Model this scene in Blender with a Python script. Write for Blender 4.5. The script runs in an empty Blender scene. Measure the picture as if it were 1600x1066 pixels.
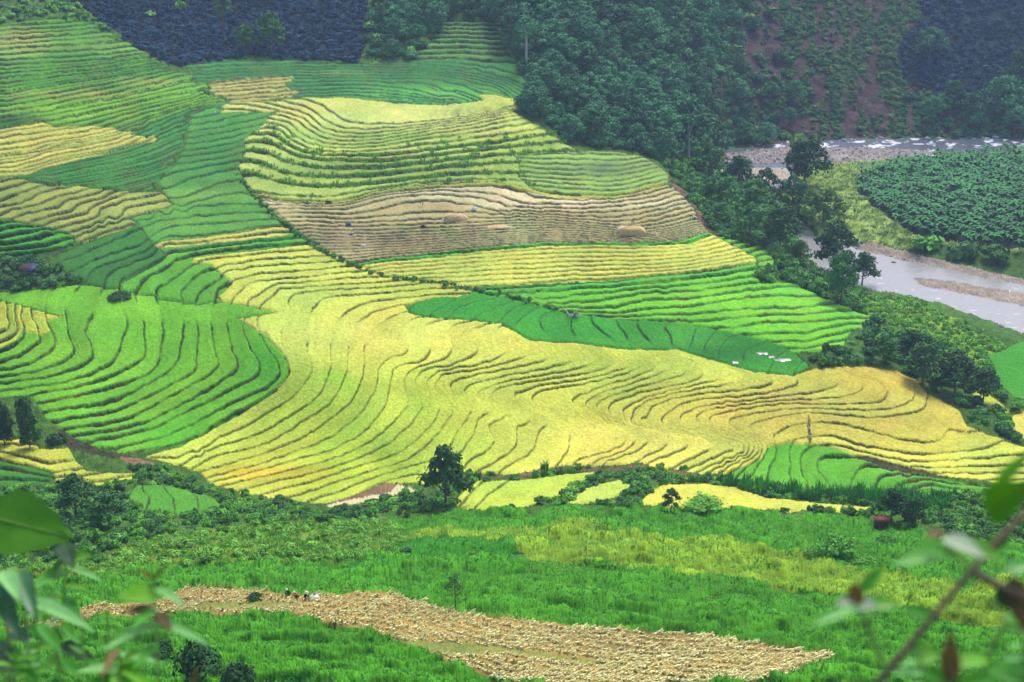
import bpy, math, random
import numpy as np

# ------------------------------------------------------------------ camera, world, sun, exposure
SC = bpy.context.scene
COL = SC.collection
W0, H0, FPX = 1600.0, 1066.0, 2200.0
PITCH = math.radians(24.0)
SP, CP = math.sin(PITCH), math.cos(PITCH)
cam_d = bpy.data.cameras.new('camera')
cam = bpy.data.objects.new('camera', cam_d)
COL.objects.link(cam)
cam.location = (0, 0, 0)
cam.rotation_euler = (math.pi / 2 - PITCH, 0, 0)
cam_d.sensor_width = 36.0
cam_d.lens = 36.0 * FPX / W0
cam_d.clip_start = 0.05
cam_d.clip_end = 5000
cam_d.dof.use_dof = True
cam_d.dof.focus_distance = 270.0
cam_d.dof.aperture_fstop = 7.1
SC.camera = cam

SUN_EL, SUN_AZ = math.radians(58), math.radians(25)     # azimuth measured from straight ahead (+y) towards the right
world = bpy.data.worlds.new('World')
SC.world = world
world.use_nodes = True
wn = world.node_tree
wn.nodes.clear()
sky = wn.nodes.new('ShaderNodeTexSky')
sky.sky_type = 'NISHITA'
sky.sun_disc = False
sky.sun_elevation = SUN_EL
sky.sun_rotation = SUN_AZ
sky.air_density = 1.0
sky.dust_density = 3.0
bgn = wn.nodes.new('ShaderNodeBackground')
bgn.inputs[1].default_value = 0.125
wo = wn.nodes.new('ShaderNodeOutputWorld')
wn.links.new(sky.outputs[0], bgn.inputs[0])
wn.links.new(bgn.outputs[0], wo.inputs[0])

sun_d = bpy.data.lights.new('sun', 'SUN')
sun_d.energy = 1.5
sun_d.angle = math.radians(16)
sun_d.color = (1.0, 0.98, 0.93)
sun = bpy.data.objects.new('sun', sun_d)
COL.objects.link(sun)
sun.rotation_euler = (math.pi / 2 - SUN_EL, 0, -SUN_AZ + math.pi)
sun.location = (0, 0, 100)

SC.view_settings.view_transform = 'Standard'
SC.view_settings.look = 'None'
SC.view_settings.exposure = 1.2
SC.view_settings.gamma = 1.0
SC.view_settings.use_curve_mapping = False
SC.render.engine = 'CYCLES'
SC.cycles.use_denoising = True
SC.cycles.max_bounces = 6
SC.cycles.diffuse_bounces = 2
SC.cycles.glossy_bounces = 2
SC.cycles.transparent_max_bounces = 6
SC.cycles.volume_bounces = 1

RNG = np.random.default_rng(7)
random.seed(7)

# ------------------------------------------------------------------ helpers
def lin(c):
    c = np.asarray(c, float) / 255.0
    return np.where(c <= 0.04045, c / 12.92, ((c + 0.055) / 1.055) ** 2.4)

ALB = 0.55
def C(r, g, b, k=ALB):
    return lin((r, g, b)) * k

def _hash(ix, iy, seed):
    h = (ix.astype(np.int64) * 374761393 + iy.astype(np.int64) * 668265263 + seed * 1442695041) & 0x7fffffff
    h = ((h ^ (h >> 13)) * 1274126177) & 0x7fffffff
    h = h ^ (h >> 16)
    return (h & 0xffff) / 65535.0

def vnoise(x, y, scale, seed=0):
    """smooth value noise, -1..1"""
    x = np.asarray(x, float) / scale
    y = np.asarray(y, float) / scale
    ix, iy = np.floor(x), np.floor(y)
    fx, fy = x - ix, y - iy
    fx = fx * fx * (3 - 2 * fx)
    fy = fy * fy * (3 - 2 * fy)
    ix = ix.astype(np.int64); iy = iy.astype(np.int64)
    a = _hash(ix, iy, seed); b = _hash(ix + 1, iy, seed)
    c = _hash(ix, iy + 1, seed); d = _hash(ix + 1, iy + 1, seed)
    return ((a * (1 - fx) + b * fx) * (1 - fy) + (c * (1 - fx) + d * fx) * fy) * 2 - 1

def fbm(x, y, scale, seed=0, o=3):
    s = 0; a = 1.0; t = 0
    for k in range(o):
        s = s + a * vnoise(x, y, scale / 2 ** k, seed + 17 * k); t += a; a *= 0.5
    return s / t

def tps_fit(P, f, lam=0.0):
    P = np.asarray(P, float) / 100.0
    f = np.asarray(f, float)
    n = len(P)
    r2 = ((P[:, None] - P[None]) ** 2).sum(-1)
    K = np.where(r2 > 0, 0.5 * r2 * np.log(r2 + 1e-12), 0) + lam * np.eye(n)
    A = np.zeros((n + 3, n + 3))
    A[:n, :n] = K
    A[:n, n] = 1; A[:n, n + 1:] = P
    A[n, :n] = 1; A[n + 1:, :n] = P.T
    w = np.linalg.solve(A, np.concatenate([f, np.zeros(3)]))
    return P, w

def tps_eval(model, u, v):
    P, w = model
    u = np.asarray(u, float).ravel() / 100.0
    v = np.asarray(v, float).ravel() / 100.0
    n = len(P)
    out = np.empty(len(u))
    for s in range(0, len(u), 20000):
        a = u[s:s + 20000].astype(np.float32); b = v[s:s + 20000].astype(np.float32)
        r2 = (a[:, None] - P[None, :, 0].astype(np.float32)) ** 2 + (b[:, None] - P[None, :, 1].astype(np.float32)) ** 2
        k = 0.5 * r2 * np.log(r2 + 1e-9)
        out[s:s + 20000] = k @ w[:n] + w[n] + w[n + 1] * a + w[n + 2] * b
    return out

def in_poly(u, v, poly):
    poly = np.asarray(poly, float)
    inside = np.zeros(u.shape, bool)
    n = len(poly)
    for i in range(n):
        x1, y1 = poly[i]; x2, y2 = poly[(i + 1) % n]
        if y1 == y2: continue
        c = ((y1 > v) != (y2 > v)) & (u < (x2 - x1) * (v - y1) / (y2 - y1) + x1)
        inside ^= c
    return inside

def dist_poly(u, v, poly, closed=True):
    poly = np.asarray(poly, float)
    d = np.full(u.shape, 1e9)
    n = len(poly)
    for i in range(n if closed else n - 1):
        x1, y1 = poly[i]; x2, y2 = poly[(i + 1) % n]
        L2 = (x2 - x1) ** 2 + (y2 - y1) ** 2 + 1e-9
        t = np.clip(((u - x1) * (x2 - x1) + (v - y1) * (y2 - y1)) / L2, 0, 1)
        d = np.minimum(d, (u - x1 - t * (x2 - x1)) ** 2 + (v - y1 - t * (y2 - y1)) ** 2)
    return np.sqrt(d)

def densify(line, step=22.0):
    line = np.asarray(line, float)
    # Catmull-Rom through the points
    P = np.vstack([2 * line[0] - line[1], line, 2 * line[-1] - line[-2]])
    out = []
    for i in range(1, len(P) - 2):
        p0, p1, p2, p3 = P[i - 1], P[i], P[i + 1], P[i + 2]
        m = max(1, int(np.ceil(np.linalg.norm(p2 - p1) / step)))
        for k in range(m):
            t = k / m
            out.append(0.5 * ((2 * p1) + (-p0 + p2) * t + (2 * p0 - 5 * p1 + 4 * p2 - p3) * t * t + (-p0 + 3 * p1 - 3 * p2 + p3) * t ** 3))
    out.append(line[-1])
    return np.array(out)

def sstep(a, b, x):
    t = np.clip((x - a) / (b - a), 0, 1)
    return t * t * (3 - 2 * t)

# ------------------------------------------------------------------ the lie of the land: distance at surveyed points
SURVEY = [
 # near slope falling away below the camera
 (100,1066,121),(700,1066,119),(1500,1066,117),(-150,1066,122),(1750,1066,117),(700,1120,110),(100,1120,112),(1500,1120,109),
 (100,930,150),(470,930,148),(700,930,147),(1100,1000,130),(1550,900,156),(-150,930,151),(1750,900,156),
 (300,850,180),(700,860,173),(1000,830,185),(1300,850,179),(1600,840,184),
 # stream line
 (60,800,200),(350,800,203),(550,800,205),(700,790,210),(900,790,207),(1200,790,206),(1400,790,207),(1580,800,202),
 (120,740,222),(300,740,227),(420,770,222),(600,755,230),(900,735,231),(1120,740,229),(1300,745,227),(1580,750,229),
 # left slope
 (60,690,236),(-120,690,236),(200,690,238),(60,600,251),(300,610,254),(430,570,260),(60,500,268),(300,480,275),(60,430,283),(200,400,291),
 (60,350,298),(200,330,306),(60,280,316),(200,270,321),(340,250,334),(60,200,337),(230,180,349),(330,160,360),(60,120,362),(240,100,377),(60,40,386),(-120,300,312),(-120,100,368),
 # middle
 (600,690,241),(800,690,240),(1000,690,241),(600,600,256),(820,600,257),(600,500,276),(480,440,288),(800,470,281),(700,420,293),(950,410,296),
 (600,350,311),(850,340,314),(500,280,327),(700,280,326),(430,200,346),(600,200,349),(800,190,352),(600,160,370),(760,158,372),(450,150,372),
 (400,105,390),(650,110,392),(800,110,395),(730,40,420),
 # dark hills at the top
 (200,30,412),(330,60,410),(450,50,416),(250,-60,440),(500,-60,455),(620,40,418),(-100,0,400),
 # right middle
 (1100,650,246),(1250,640,247),(1400,610,255),(1450,660,246),(1550,700,239),(1700,740,229),(1100,560,264),(1000,520,273),(1240,570,263),(1150,470,285),
 (1120,400,304),(1060,340,321),(1000,270,340),(1300,490,283),(1310,530,272),(1420,560,273),(1520,600,268),(1620,640,258),
 # bank down to the river
 (1240,410,318),(1130,330,345),(1420,500,300),(1540,545,289),(1620,570,280),(1070,270,372),(950,220,374),
 # wooded slope
 (850,150,382),(870,90,404),(900,20,436),(980,150,408),(1000,80,434),(1040,20,462),(1080,190,432),(900,-60,462),
 # far slope beyond the river
 (1150,150,463),(1150,60,486),(1300,150,468),(1300,60,490),(1500,150,470),(1500,60,492),(1700,150,472),(1150,-60,515),(1400,-60,522),(1700,-60,526),
]
def ratio(v):           # metres of drop per metre of optical depth
    return SP + CP * (np.asarray(v, float) - H0 / 2) / FPX
for (u_, v_, wd) in [(1130,240,125),(1250,235,125),(1400,232,125),(1550,228,125),(1700,226,125),(1180,275,125.4),
                     (1300,205,124),(1500,205,124),(1650,206,124),
                     (1290,395,126),(1380,425,126),(1500,450,126),(1620,480,126),(1700,500,126),
                     (1300,300,123.5),(1450,300,121.5),(1450,350,122),(1600,300,121),(1600,380,122.5),(1350,360,124),(1720,330,121)]:
    SURVEY.append((u_, v_, wd / ratio(v_)))
SURVEY = np.array(SURVEY, float)
DEPTH_MODEL = tps_fit(SURVEY[:, :2], 1000.0 / SURVEY[:, 2], lam=0.002)

def to_world(u, v, depth):
    x = (np.asarray(u, float) - W0 / 2) / FPX
    y = (np.asarray(v, float) - H0 / 2) / FPX
    return np.stack([depth * x, depth * (CP - y * SP), -depth * (SP + y * CP)], -1)

# ------------------------------------------------------------------ terrace contours (level, polyline) per slope; higher level = further up the slope
FAM = {}
FAM['A'] = [
 (0, [(95,288),(150,283),(200,273),(250,259),(290,240)]),
 (3, [(65,281),(120,271),(180,259),(240,244),(290,222)]),
 (6, [(40,272),(62,263),(140,248),(200,235),(250,215),(292,200)]),
 (8, [(0,262),(40,257),(100,240),(180,226),(235,207),(280,186)]),
 (10.4, [(0,247),(60,238),(80,230),(140,221),(200,207),(240,190),(310,162)]),
 (13, [(0,225),(60,215),(130,206),(190,191),(240,175),(330,150)]),
 (17, [(0,190),(80,178),(160,163),(230,148),(325,128)]),
 (20, [(0,168),(100,152),(200,133),(300,108)]),
 (24, [(0,137),(100,122),(170,112),(260,97)]),
 (28, [(0,108),(110,101),(235,86)]),
 (33, [(0,70),(70,64),(150,58),(200,52)]),
 (37, [(0,40),(60,36),(150,28)]),
]
FAM['B'] = [
 (11, [(0,296),(26,290),(48,282)]),
 (10, [(0,312),(32,300),(60,290)]),
 (9, [(0,322),(34,318),(60,302),(84,294)]),
 (8, [(0,335),(20,326),(60,318),(84,308),(120,298),(140,292)]),
 (7, [(10,346),(40,333),(86,323),(96,318),(104,310),(140,304),(160,295)]),
 (6, [(38,350),(80,336),(112,328),(120,318),(160,308),(182,296)]),
 (5, [(60,356),(90,342),(136,332),(138,324),(184,308),(205,299)]),
 (4, [(76,360),(112,348),(152,338),(156,324),(190,314),(256,303)]),
 (3, [(96,367),(160,348),(190,338),(192,328),(230,318),(272,314)]),
 (2, [(112,372),(152,352),(190,342),(240,330)]),
 (1, [(126,378),(170,360),(212,348)]),
]
FAM['C'] = [
 (5, [(0,347),(30,345),(60,350)]),
 (4, [(0,358),(40,352),(84,354)]),
 (3, [(0,370),(40,364),(76,357),(100,359)]),
 (2, [(0,380),(60,372),(96,362),(118,368)]),
 (1, [(0,390),(70,384),(116,371)]),
 (0, [(0,399),(60,394),(116,382)]),
]
# the long slope through the middle: index counts down the slope
MEGA = [
 (-13,[(250,205),(290,206),(350,198),(385,190)]),
 (-9, [(255,245),(300,244),(350,236),(385,226)]),
 (-6, [(262,292),(300,278),(350,268),(380,262)]),
 (-4, [(236,336),(300,316),(360,304),(405,303)]),
 (-3, [(205,352),(240,334),(300,322),(420,318)]),
 (-2, [(96,410),(140,392),(190,372),(218,356),(260,344),(320,337),(430,330)]),
 (-1, [(120,420),(150,406),(200,390),(226,380),(260,356),(320,348),(436,342)]),
 (0,  [(136,436),(152,418),(200,404),(236,386),(262,371),(324,366),(380,358),(445,350)]),
 (1,  [(162,448),(166,434),(190,418),(235,402),(252,386),(280,380),(360,371),(460,361)]),
 (2,  [(186,454),(190,440),(206,431),(240,414),(259,400),(278,390),(360,381),(476,370)]),
 (3,  [(212,460),(218,452),(221,442),(242,429),(266,416),(272,408),(308,396),(380,388),(485,378)]),
 (4,  [(246,462),(248,452),(280,432),(298,416),(310,408),(420,396),(505,388)]),
 (5,  [(284,474),(282,458),(300,438),(325,423),(400,408),(528,397)]),
 (6,  [(304,474),(316,454),(344,438),(350,428),(400,417),(545,406)]),
 (7,  [(338,466),(344,452),(362,441),(420,428),(560,413)]),
 (8,  [(366,466),(390,445),(420,439),(500,430),(580,421)]),
 (9,  [(388,473),(420,450),(436,443),(500,437),(610,429)]),
 (10, [(406,478),(432,458),(440,451),(500,447),(630,437)]),
 (11, [(452,480),(464,457),(500,453),(560,450),(660,443)]),
 (12, [(486,486),(505,466),(560,459),(700,450)]),
 (13, [(535,492),(575,472),(640,465),(740,455)]),
 # green slope on the left
 (-4.4, [(0,529),(15,522),(25,510),(20,495)]),
 (-3.2, [(0,546),(22,535),(35,516),(30,498)]),
 (-2, [(0,566),(30,556),(62,530),(58,510),(50,498)]),
 (-1, [(0,577),(40,570),(82,545),(85,530),(80,518),(72,500)]),
 (0,  [(0,588),(60,580),(107,560),(115,545),(108,525),(104,503)]),
 (1,  [(0,598),(80,589),(140,563),(146,552),(142,538),(134,520),(140,502)]),
 (2,  [(0,610),(100,598),(170,570),(186,550),(193,528),(200,505)]),
 (3,  [(40,620),(140,600),(200,575),(226,558),(228,530),(227,508)]),
 (4,  [(60,630),(150,611),(236,582),(254,540),(257,515),(254,495)]),
 (5,  [(65,644),(160,630),(225,602),(270,575),(282,545),(285,515),(286,490)]),
 (6,  [(95,657),(180,640),(260,606),(302,580),(307,550),(310,525),(304,495)]),
 (7,  [(95,672),(200,651),(300,601),(334,580),(343,565),(335,545),(332,520),(330,490)]),
 (8,  [(105,681),(200,667),(260,645),(340,600),(370,580),(372,563),(365,545),(358,515),(356,490)]),
 (9,  [(125,692),(230,670),(300,640),(380,600),(407,580),(405,564),(395,545),(380,510),(384,490)]),
 (10, [(165,702),(260,682),(340,642),(416,605),(438,578),(425,550),(408,520),(402,495)]),
 (11, [(200,708),(280,693),(370,646),(430,608),(451,580),(448,560),(440,525),(448,495)]),
 # golden sweep
 (12, [(285,714),(310,708),(336,688),(376,670),(416,646),(454,622),(472,602),(489,578),(484,550),(484,510)]),
 (13, [(295,722),(320,704),(366,690),(410,674),(454,648),(490,624),(506,600),(517,575),(518,545),(522,512)]),
 (14, [(310,728),(340,712),(380,702),(420,690),(464,664),(510,634),(526,614),(541,578),(545,550),(552,512)]),
 (15, [(320,736),(380,718),(420,704),(472,684),(520,650),(548,626),(564,596),(568,568),(570,545),(582,514)]),
 (16, [(330,745),(420,720),(460,706),(510,686),(554,654),(574,632),(588,606),(592,578),(604,564),(626,556),(632,538),(628,512)]),
 (17, [(338,752),(394,738),(450,720),(500,708),(540,692),(570,674),(600,640),(610,600),(622,572),(653,566),(668,553),(671,538),(664,510)]),
 (18, [(345,760),(420,742),(500,722),(560,700),(600,674),(634,640),(640,625),(632,604),(634,588),(653,573),(690,563),(707,543),(700,516)]),
 (19, [(372,768),(440,750),(500,735),(560,716),(610,692),(648,655),(660,628),(654,610),(651,592),(670,576),(697,572),(728,562),(748,545),(734,518)]),
 (20, [(405,775),(500,747),(560,728),(620,708),(660,680),(684,648),(684,628),(670,608),(668,598),(697,578),(730,574),(760,566),(792,547),(772,524)]),
 (21, [(445,778),(510,757),(560,742),(630,720),(665,697),(690,668),(707,640),(694,620),(682,606),(690,587),(722,580),(770,572),(810,560),(832,548),(810,528)]),
 (22, [(480,783),(560,755),(640,728),(690,715),(716,672),(735,641),(720,626),(706,608),(714,596),(760,582),(830,568),(858,556),(838,536)]),
 (23, [(700,735),(716,712),(738,680),(746,655),(765,639),(745,625),(727,612),(738,601),(780,589),(840,578),(884,566),(900,557),(880,538)]),
 (24, [(716,742),(727,728),(760,702),(772,688),(764,664),(775,657),(800,638),(775,630),(748,622),(750,610),(790,597),(840,588),(892,578),(929,562),(905,543)]),
 (25, [(735,744),(752,732),(780,715),(803,697),(810,665),(826,646),(795,634),(768,618),(785,604),(840,594),(910,583),(962,567),(935,546)]),
 (26, [(770,744),(788,730),(830,706),(838,690),(844,670),(853,648),(830,640),(809,626),(815,613),(860,600),(920,591),(980,574),(985,562),(955,546)]),
 (27, [(860,735),(878,718),(886,705),(890,690),(884,668),(893,653),(866,646),(832,628),(842,613),(880,604),(944,592),(1003,572),(1002,560),(975,547)]),
 (28, [(885,738),(902,720),(940,708),(972,694),(965,676),(925,660),(896,632),(902,620),(940,606),(990,590),(1022,575),(1018,562),(998,550)]),
 (29, [(905,738),(930,722),(975,705),(990,690),(975,672),(936,650),(914,630),(930,618),(965,606),(1010,591),(1042,577),(1036,564),(1015,552)]),
 (30, [(940,735),(952,718),(1000,700),(1008,692),(992,672),(950,655),(932,638),(945,623),(985,610),(1040,594),(1069,581),(1062,566),(1030,553)]),
 (31, [(985,730),(1000,718),(1038,696),(1034,682),(1000,672),(955,656),(951,638),(972,622),(1020,610),(1070,598),(1097,585),(1085,568),(1050,556)]),
 (32, [(1000,733),(1016,722),(1070,697),(1062,684),(1010,674),(978,662),(972,647),(985,632),(1020,620),(1080,603),(1124,589),(1110,572),(1070,558)]),
 (33, [(1035,735),(1052,728),(1112,696),(1095,682),(1030,674),(998,666),(987,648),(1005,629),(1064,611),(1130,598),(1160,592),(1150,580),(1110,565)]),
 (34, [(1055,740),(1072,732),(1120,712),(1147,700),(1130,686),(1060,674),(1020,666),(1009,652),(1028,632),(1075,618),(1150,608),(1204,598),(1195,585)]),
 (35, [(1068,742),(1086,736),(1160,710),(1150,690),(1085,672),(1040,664),(1034,654),(1066,630),(1120,620),(1180,614),(1242,600),(1230,585)]),
 (36, [(1100,742),(1120,730),(1168,703),(1164,688),(1120,674),(1072,664),(1066,652),(1096,636),(1150,628),(1220,618),(1280,609),(1310,597),(1290,582)]),
 (37, [(1115,746),(1140,728),(1176,704),(1170,684),(1130,672),(1098,662),(1092,648),(1120,636),(1160,630),(1240,624),(1300,620),(1345,610),(1340,590),(1300,572)]),
 (38, [(1125,750),(1160,724),(1183,706),(1176,684),(1140,672),(1114,664),(1120,650),(1160,638),(1220,629),(1290,632),(1370,628),(1387,613),(1370,595),(1330,575)]),
 (39, [(1150,748),(1172,726),(1190,706),(1182,686),(1152,676),(1142,666),(1150,654),(1190,643),(1264,638),(1350,641),(1410,632),(1429,614),(1420,594),(1390,580)]),
 (40, [(1165,752),(1178,738),(1194,712),(1200,698),(1182,682),(1172,666),(1200,653),(1264,645),(1350,652),(1440,640),(1449,618)]),
 (41, [(1196,752),(1205,726),(1214,702),(1210,690),(1216,676),(1250,663),(1320,664),(1400,684),(1460,690),(1480,672)]),
 (42, [(1236,756),(1236,726),(1236,700),(1240,688),(1300,682),(1354,697),(1440,708),(1540,700),(1560,690)]),
 (43, [(1262,758),(1252,722),(1262,702),(1300,694),(1345,703),(1366,711),(1430,719),(1580,711),(1640,700)]),
 (44, [(1300,764),(1278,728),(1290,715),(1340,711),(1400,727),(1450,729),(1640,726)]),
 (45, [(1330,768),(1336,740),(1360,727),(1400,735),(1450,738),(1640,737)]),
 (46, [(1366,770),(1374,750),(1405,739),(1476,744),(1520,749),(1640,748)]),
 (47, [(1395,772),(1410,755),(1450,748),(1500,755),(1640,758)]),
]
FAM['M'] = [(60 - l, p) for l, p in MEGA]
FAM['E'] = [
 (0, [(330,172),(420,160),(480,153),(560,153),(605,157),(690,164)]),
 (3, [(330,150),(440,142),(560,138),(620,143),(690,157)]),
 (6, [(325,134),(450,122),(560,121),(680,126),(752,150)]),
 (9, [(310,118),(450,110),(560,108),(680,112),(780,130),(812,150)]),
 (12, [(310,100),(400,94),(560,92),(660,100),(760,112),(828,132)]),
 (14, [(560,88),(600,90),(700,91),(815,97)]),
 (17, [(560,62),(655,64),(795,68)]),
 (22, [(560,30),(690,32),(775,33)]),
]
FAM['F'] = [
 (0, [(390,312),(440,314),(500,318),(545,314),(600,300),(700,290),(770,289),(830,300),(860,309)]),
 (1, [(385,296),(440,304),(520,306),(600,293),(700,282),(800,282),(840,290)]),
 (2, [(372,272),(400,272),(450,285),(530,290),(620,282),(720,271),(815,270)]),
 (3, [(378,250),(402,253),(450,270),(520,276),(610,270),(710,259),(810,252)]),
 (4, [(378,236),(410,236),(460,255),(530,263),(620,258),(720,247),(830,238),(890,235)]),
 (5, [(386,222),(420,222),(470,243),(550,251),(640,246),(740,234),(880,221)]),
 (6, [(398,208),(430,210),(470,234),(560,242),(680,233),(870,208)]),
 (7, [(408,200),(434,200),(470,226),(530,237),(640,228),(855,200)]),
 (8, [(416,190),(442,196),(475,220),(540,231),(640,221),(840,190)]),
 (9, [(424,184),(452,192),(482,214),(540,226),(640,215),(825,184)]),
 (10,[(434,178),(463,188),(490,208),(545,220),(640,210),(815,180)]),
 (11,[(446,175),(474,186),(500,205),(550,214),(640,205),(800,176)]),
 (12,[(460,172),(486,184),(512,201),(560,208),(640,201),(790,173)]),
 (13,[(478,168),(503,183),(525,196),(570,202),(640,197),(750,182),(840,161)]),
 (14,[(500,164),(528,180),(545,189),(590,194),(660,190),(760,174),(838,156)]),
]
FAM['G'] = [
 (0, [(830,294),(880,303),(960,304),(1042,287)]),
 (1, [(845,289),(900,295),(960,296),(1036,281)]),
 (2, [(830,281),(900,288),(960,289),(1030,274)]),
 (3, [(820,274),(900,281),(960,282),(1028,268)]),
 (4, [(815,267),(900,273),(960,274),(1015,264)]),
 (6, [(812,253),(900,257),(960,258),(1005,252)]),
 (8, [(850,240),(900,240),(990,240)]),
]
FAM['H'] = [
 (17, [(405,311),(440,315),(500,318),(545,314),(600,301),(700,291),(770,290),(815,298),(850,309),(960,310),(1045,292)]),
 (16, [(418,318),(500,321),(545,317),(600,305),(680,297),(760,301),(800,312),(826,319),(900,318),(1000,310),(1055,297)]),
 (15, [(425,325),(520,327),(560,323),(610,310),(680,303),(755,309),(805,321),(900,325),(1000,317),(1058,303)]),
 (14, [(430,332),(530,333),(580,330),(640,317),(700,314),(750,324),(778,330),(900,331),(1000,326),(1064,311)]),
 (13, [(438,339),(540,341),(610,337),(680,331),(780,332),(850,334),(960,338),(1068,318)]),
 (11, [(450,352),(560,353),(700,349),(850,343),(980,350),(1082,328)]),
 (8, [(468,369),(560,370),(640,367),(760,360),(880,355),(1000,362),(1095,345)]),
 (5, [(492,385),(600,382),(720,374),(860,366),(1000,370),(1100,356)]),
 (2, [(515,400),(600,394),(740,382),(860,373),(1000,376),(1100,363)]),
 (0, [(530,410),(640,398),(740,388),(850,379),(1000,380),(1110,366)]),
]
FAM['I'] = [
 (0, [(690,446),(740,446),(840,441),(960,434),(1060,426),(1185,408)]),
 (4, [(610,425),(740,416),(900,409),(1060,403),(1165,385)]),
 (8, [(555,409),(640,398),(740,390),(900,381),(1000,381),(1060,379),(1118,364)]),
]
FAM['J'] = [
 (9, [(735,450),(840,446),(960,438),(1060,428),(1185,408)]),
 (8, [(750,456),(840,454),(960,446),(1060,436),(1185,417)]),
 (7, [(770,463),(850,466),(950,455),(1060,447),(1190,428)]),
 (6, [(800,470),(850,474),(900,472),(1000,459),(1100,452),(1195,438)]),
 (5, [(840,476),(930,480),(1000,472),(1100,464),(1200,452),(1250,446)]),
 (4, [(870,484),(960,488),(1040,482),(1110,474),(1190,464),(1280,460)]),
 (3, [(895,490),(980,495),(1060,492),(1120,488),(1200,484),(1310,473)]),
 (2, [(940,498),(1050,502),(1100,500),(1180,495),(1260,488),(1345,485)]),
 (1, [(1040,506),(1120,512),(1180,508),(1240,502),(1375,494)]),
 (0, [(1100,514),(1170,522),(1240,519),(1310,508),(1375,502)]),
 (-1,[(1200,534),(1250,531),(1320,520)]),
 (-2,[(1215,545),(1260,541),(1310,534)]),
]
FAM['K'] = [
 (0, [(636,492),(645,478),(665,466),(690,460)]),
 (2, [(700,498),(708,485),(735,472),(785,462)]),
 (4, [(775,505),(785,495),(805,480),(835,472)]),
 (6, [(860,525),(846,505),(850,492),(868,484)]),
 (8, [(955,530),(935,512),(922,500),(925,490)]),
 (10,[(1015,536),(1000,518),(993,506),(1003,496)]),
 (11,[(1048,540),(1045,520),(1036,512),(1048,502)]),
 (12,[(1075,546),(1082,528),(1088,514),(1100,506)]),
 (14,[(1120,560),(1128,540),(1140,528),(1160,520)]),
 (15,[(1160,572),(1165,550),(1185,538),(1205,530)]),
 (16.4,[(1215,582),(1225,565),(1245,550)]),
]
FAM['P'] = [(6,[(0,684),(40,684),(90,680)]),(5,[(0,694),(40,692),(110,690)]),(4,[(0,705),(30,712),(70,722),(130,716)]),(2.5,[(0,722),(40,730),(80,742),(150,732)]),(1,[(0,748),(60,750),(140,752),(200,742)])]
FAM['Q'] = [(-.2,[(890,795),(925,770),(950,738)]),(.3,[(820,800),(850,775),(880,748)]),(1,[(738,797),(765,772),(802,747)]),(2,[(716,790),(735,770),(758,751)]),(2.4,[(705,780),(725,758)])]
FAM['R'] = [(4,[(190,790),(205,770),(215,752)]),(3,[(228,800),(232,775),(222,755)]),(2,[(272,800),(268,775),(255,755)]),(1,[(308,800),(305,778),(290,765)]),(0,[(350,800),(345,778)])]

# ------------------------------------------------------------------ land cover, painted in order
Y_ = C(228,226,96); YG = C(196,216,96); GV = C(88,184,62); GD = C(48,134,62); GB = C(58,142,80)
OL = C(150,172,82); ST = C(206,192,128); SP_ = C(234,222,172)
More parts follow.
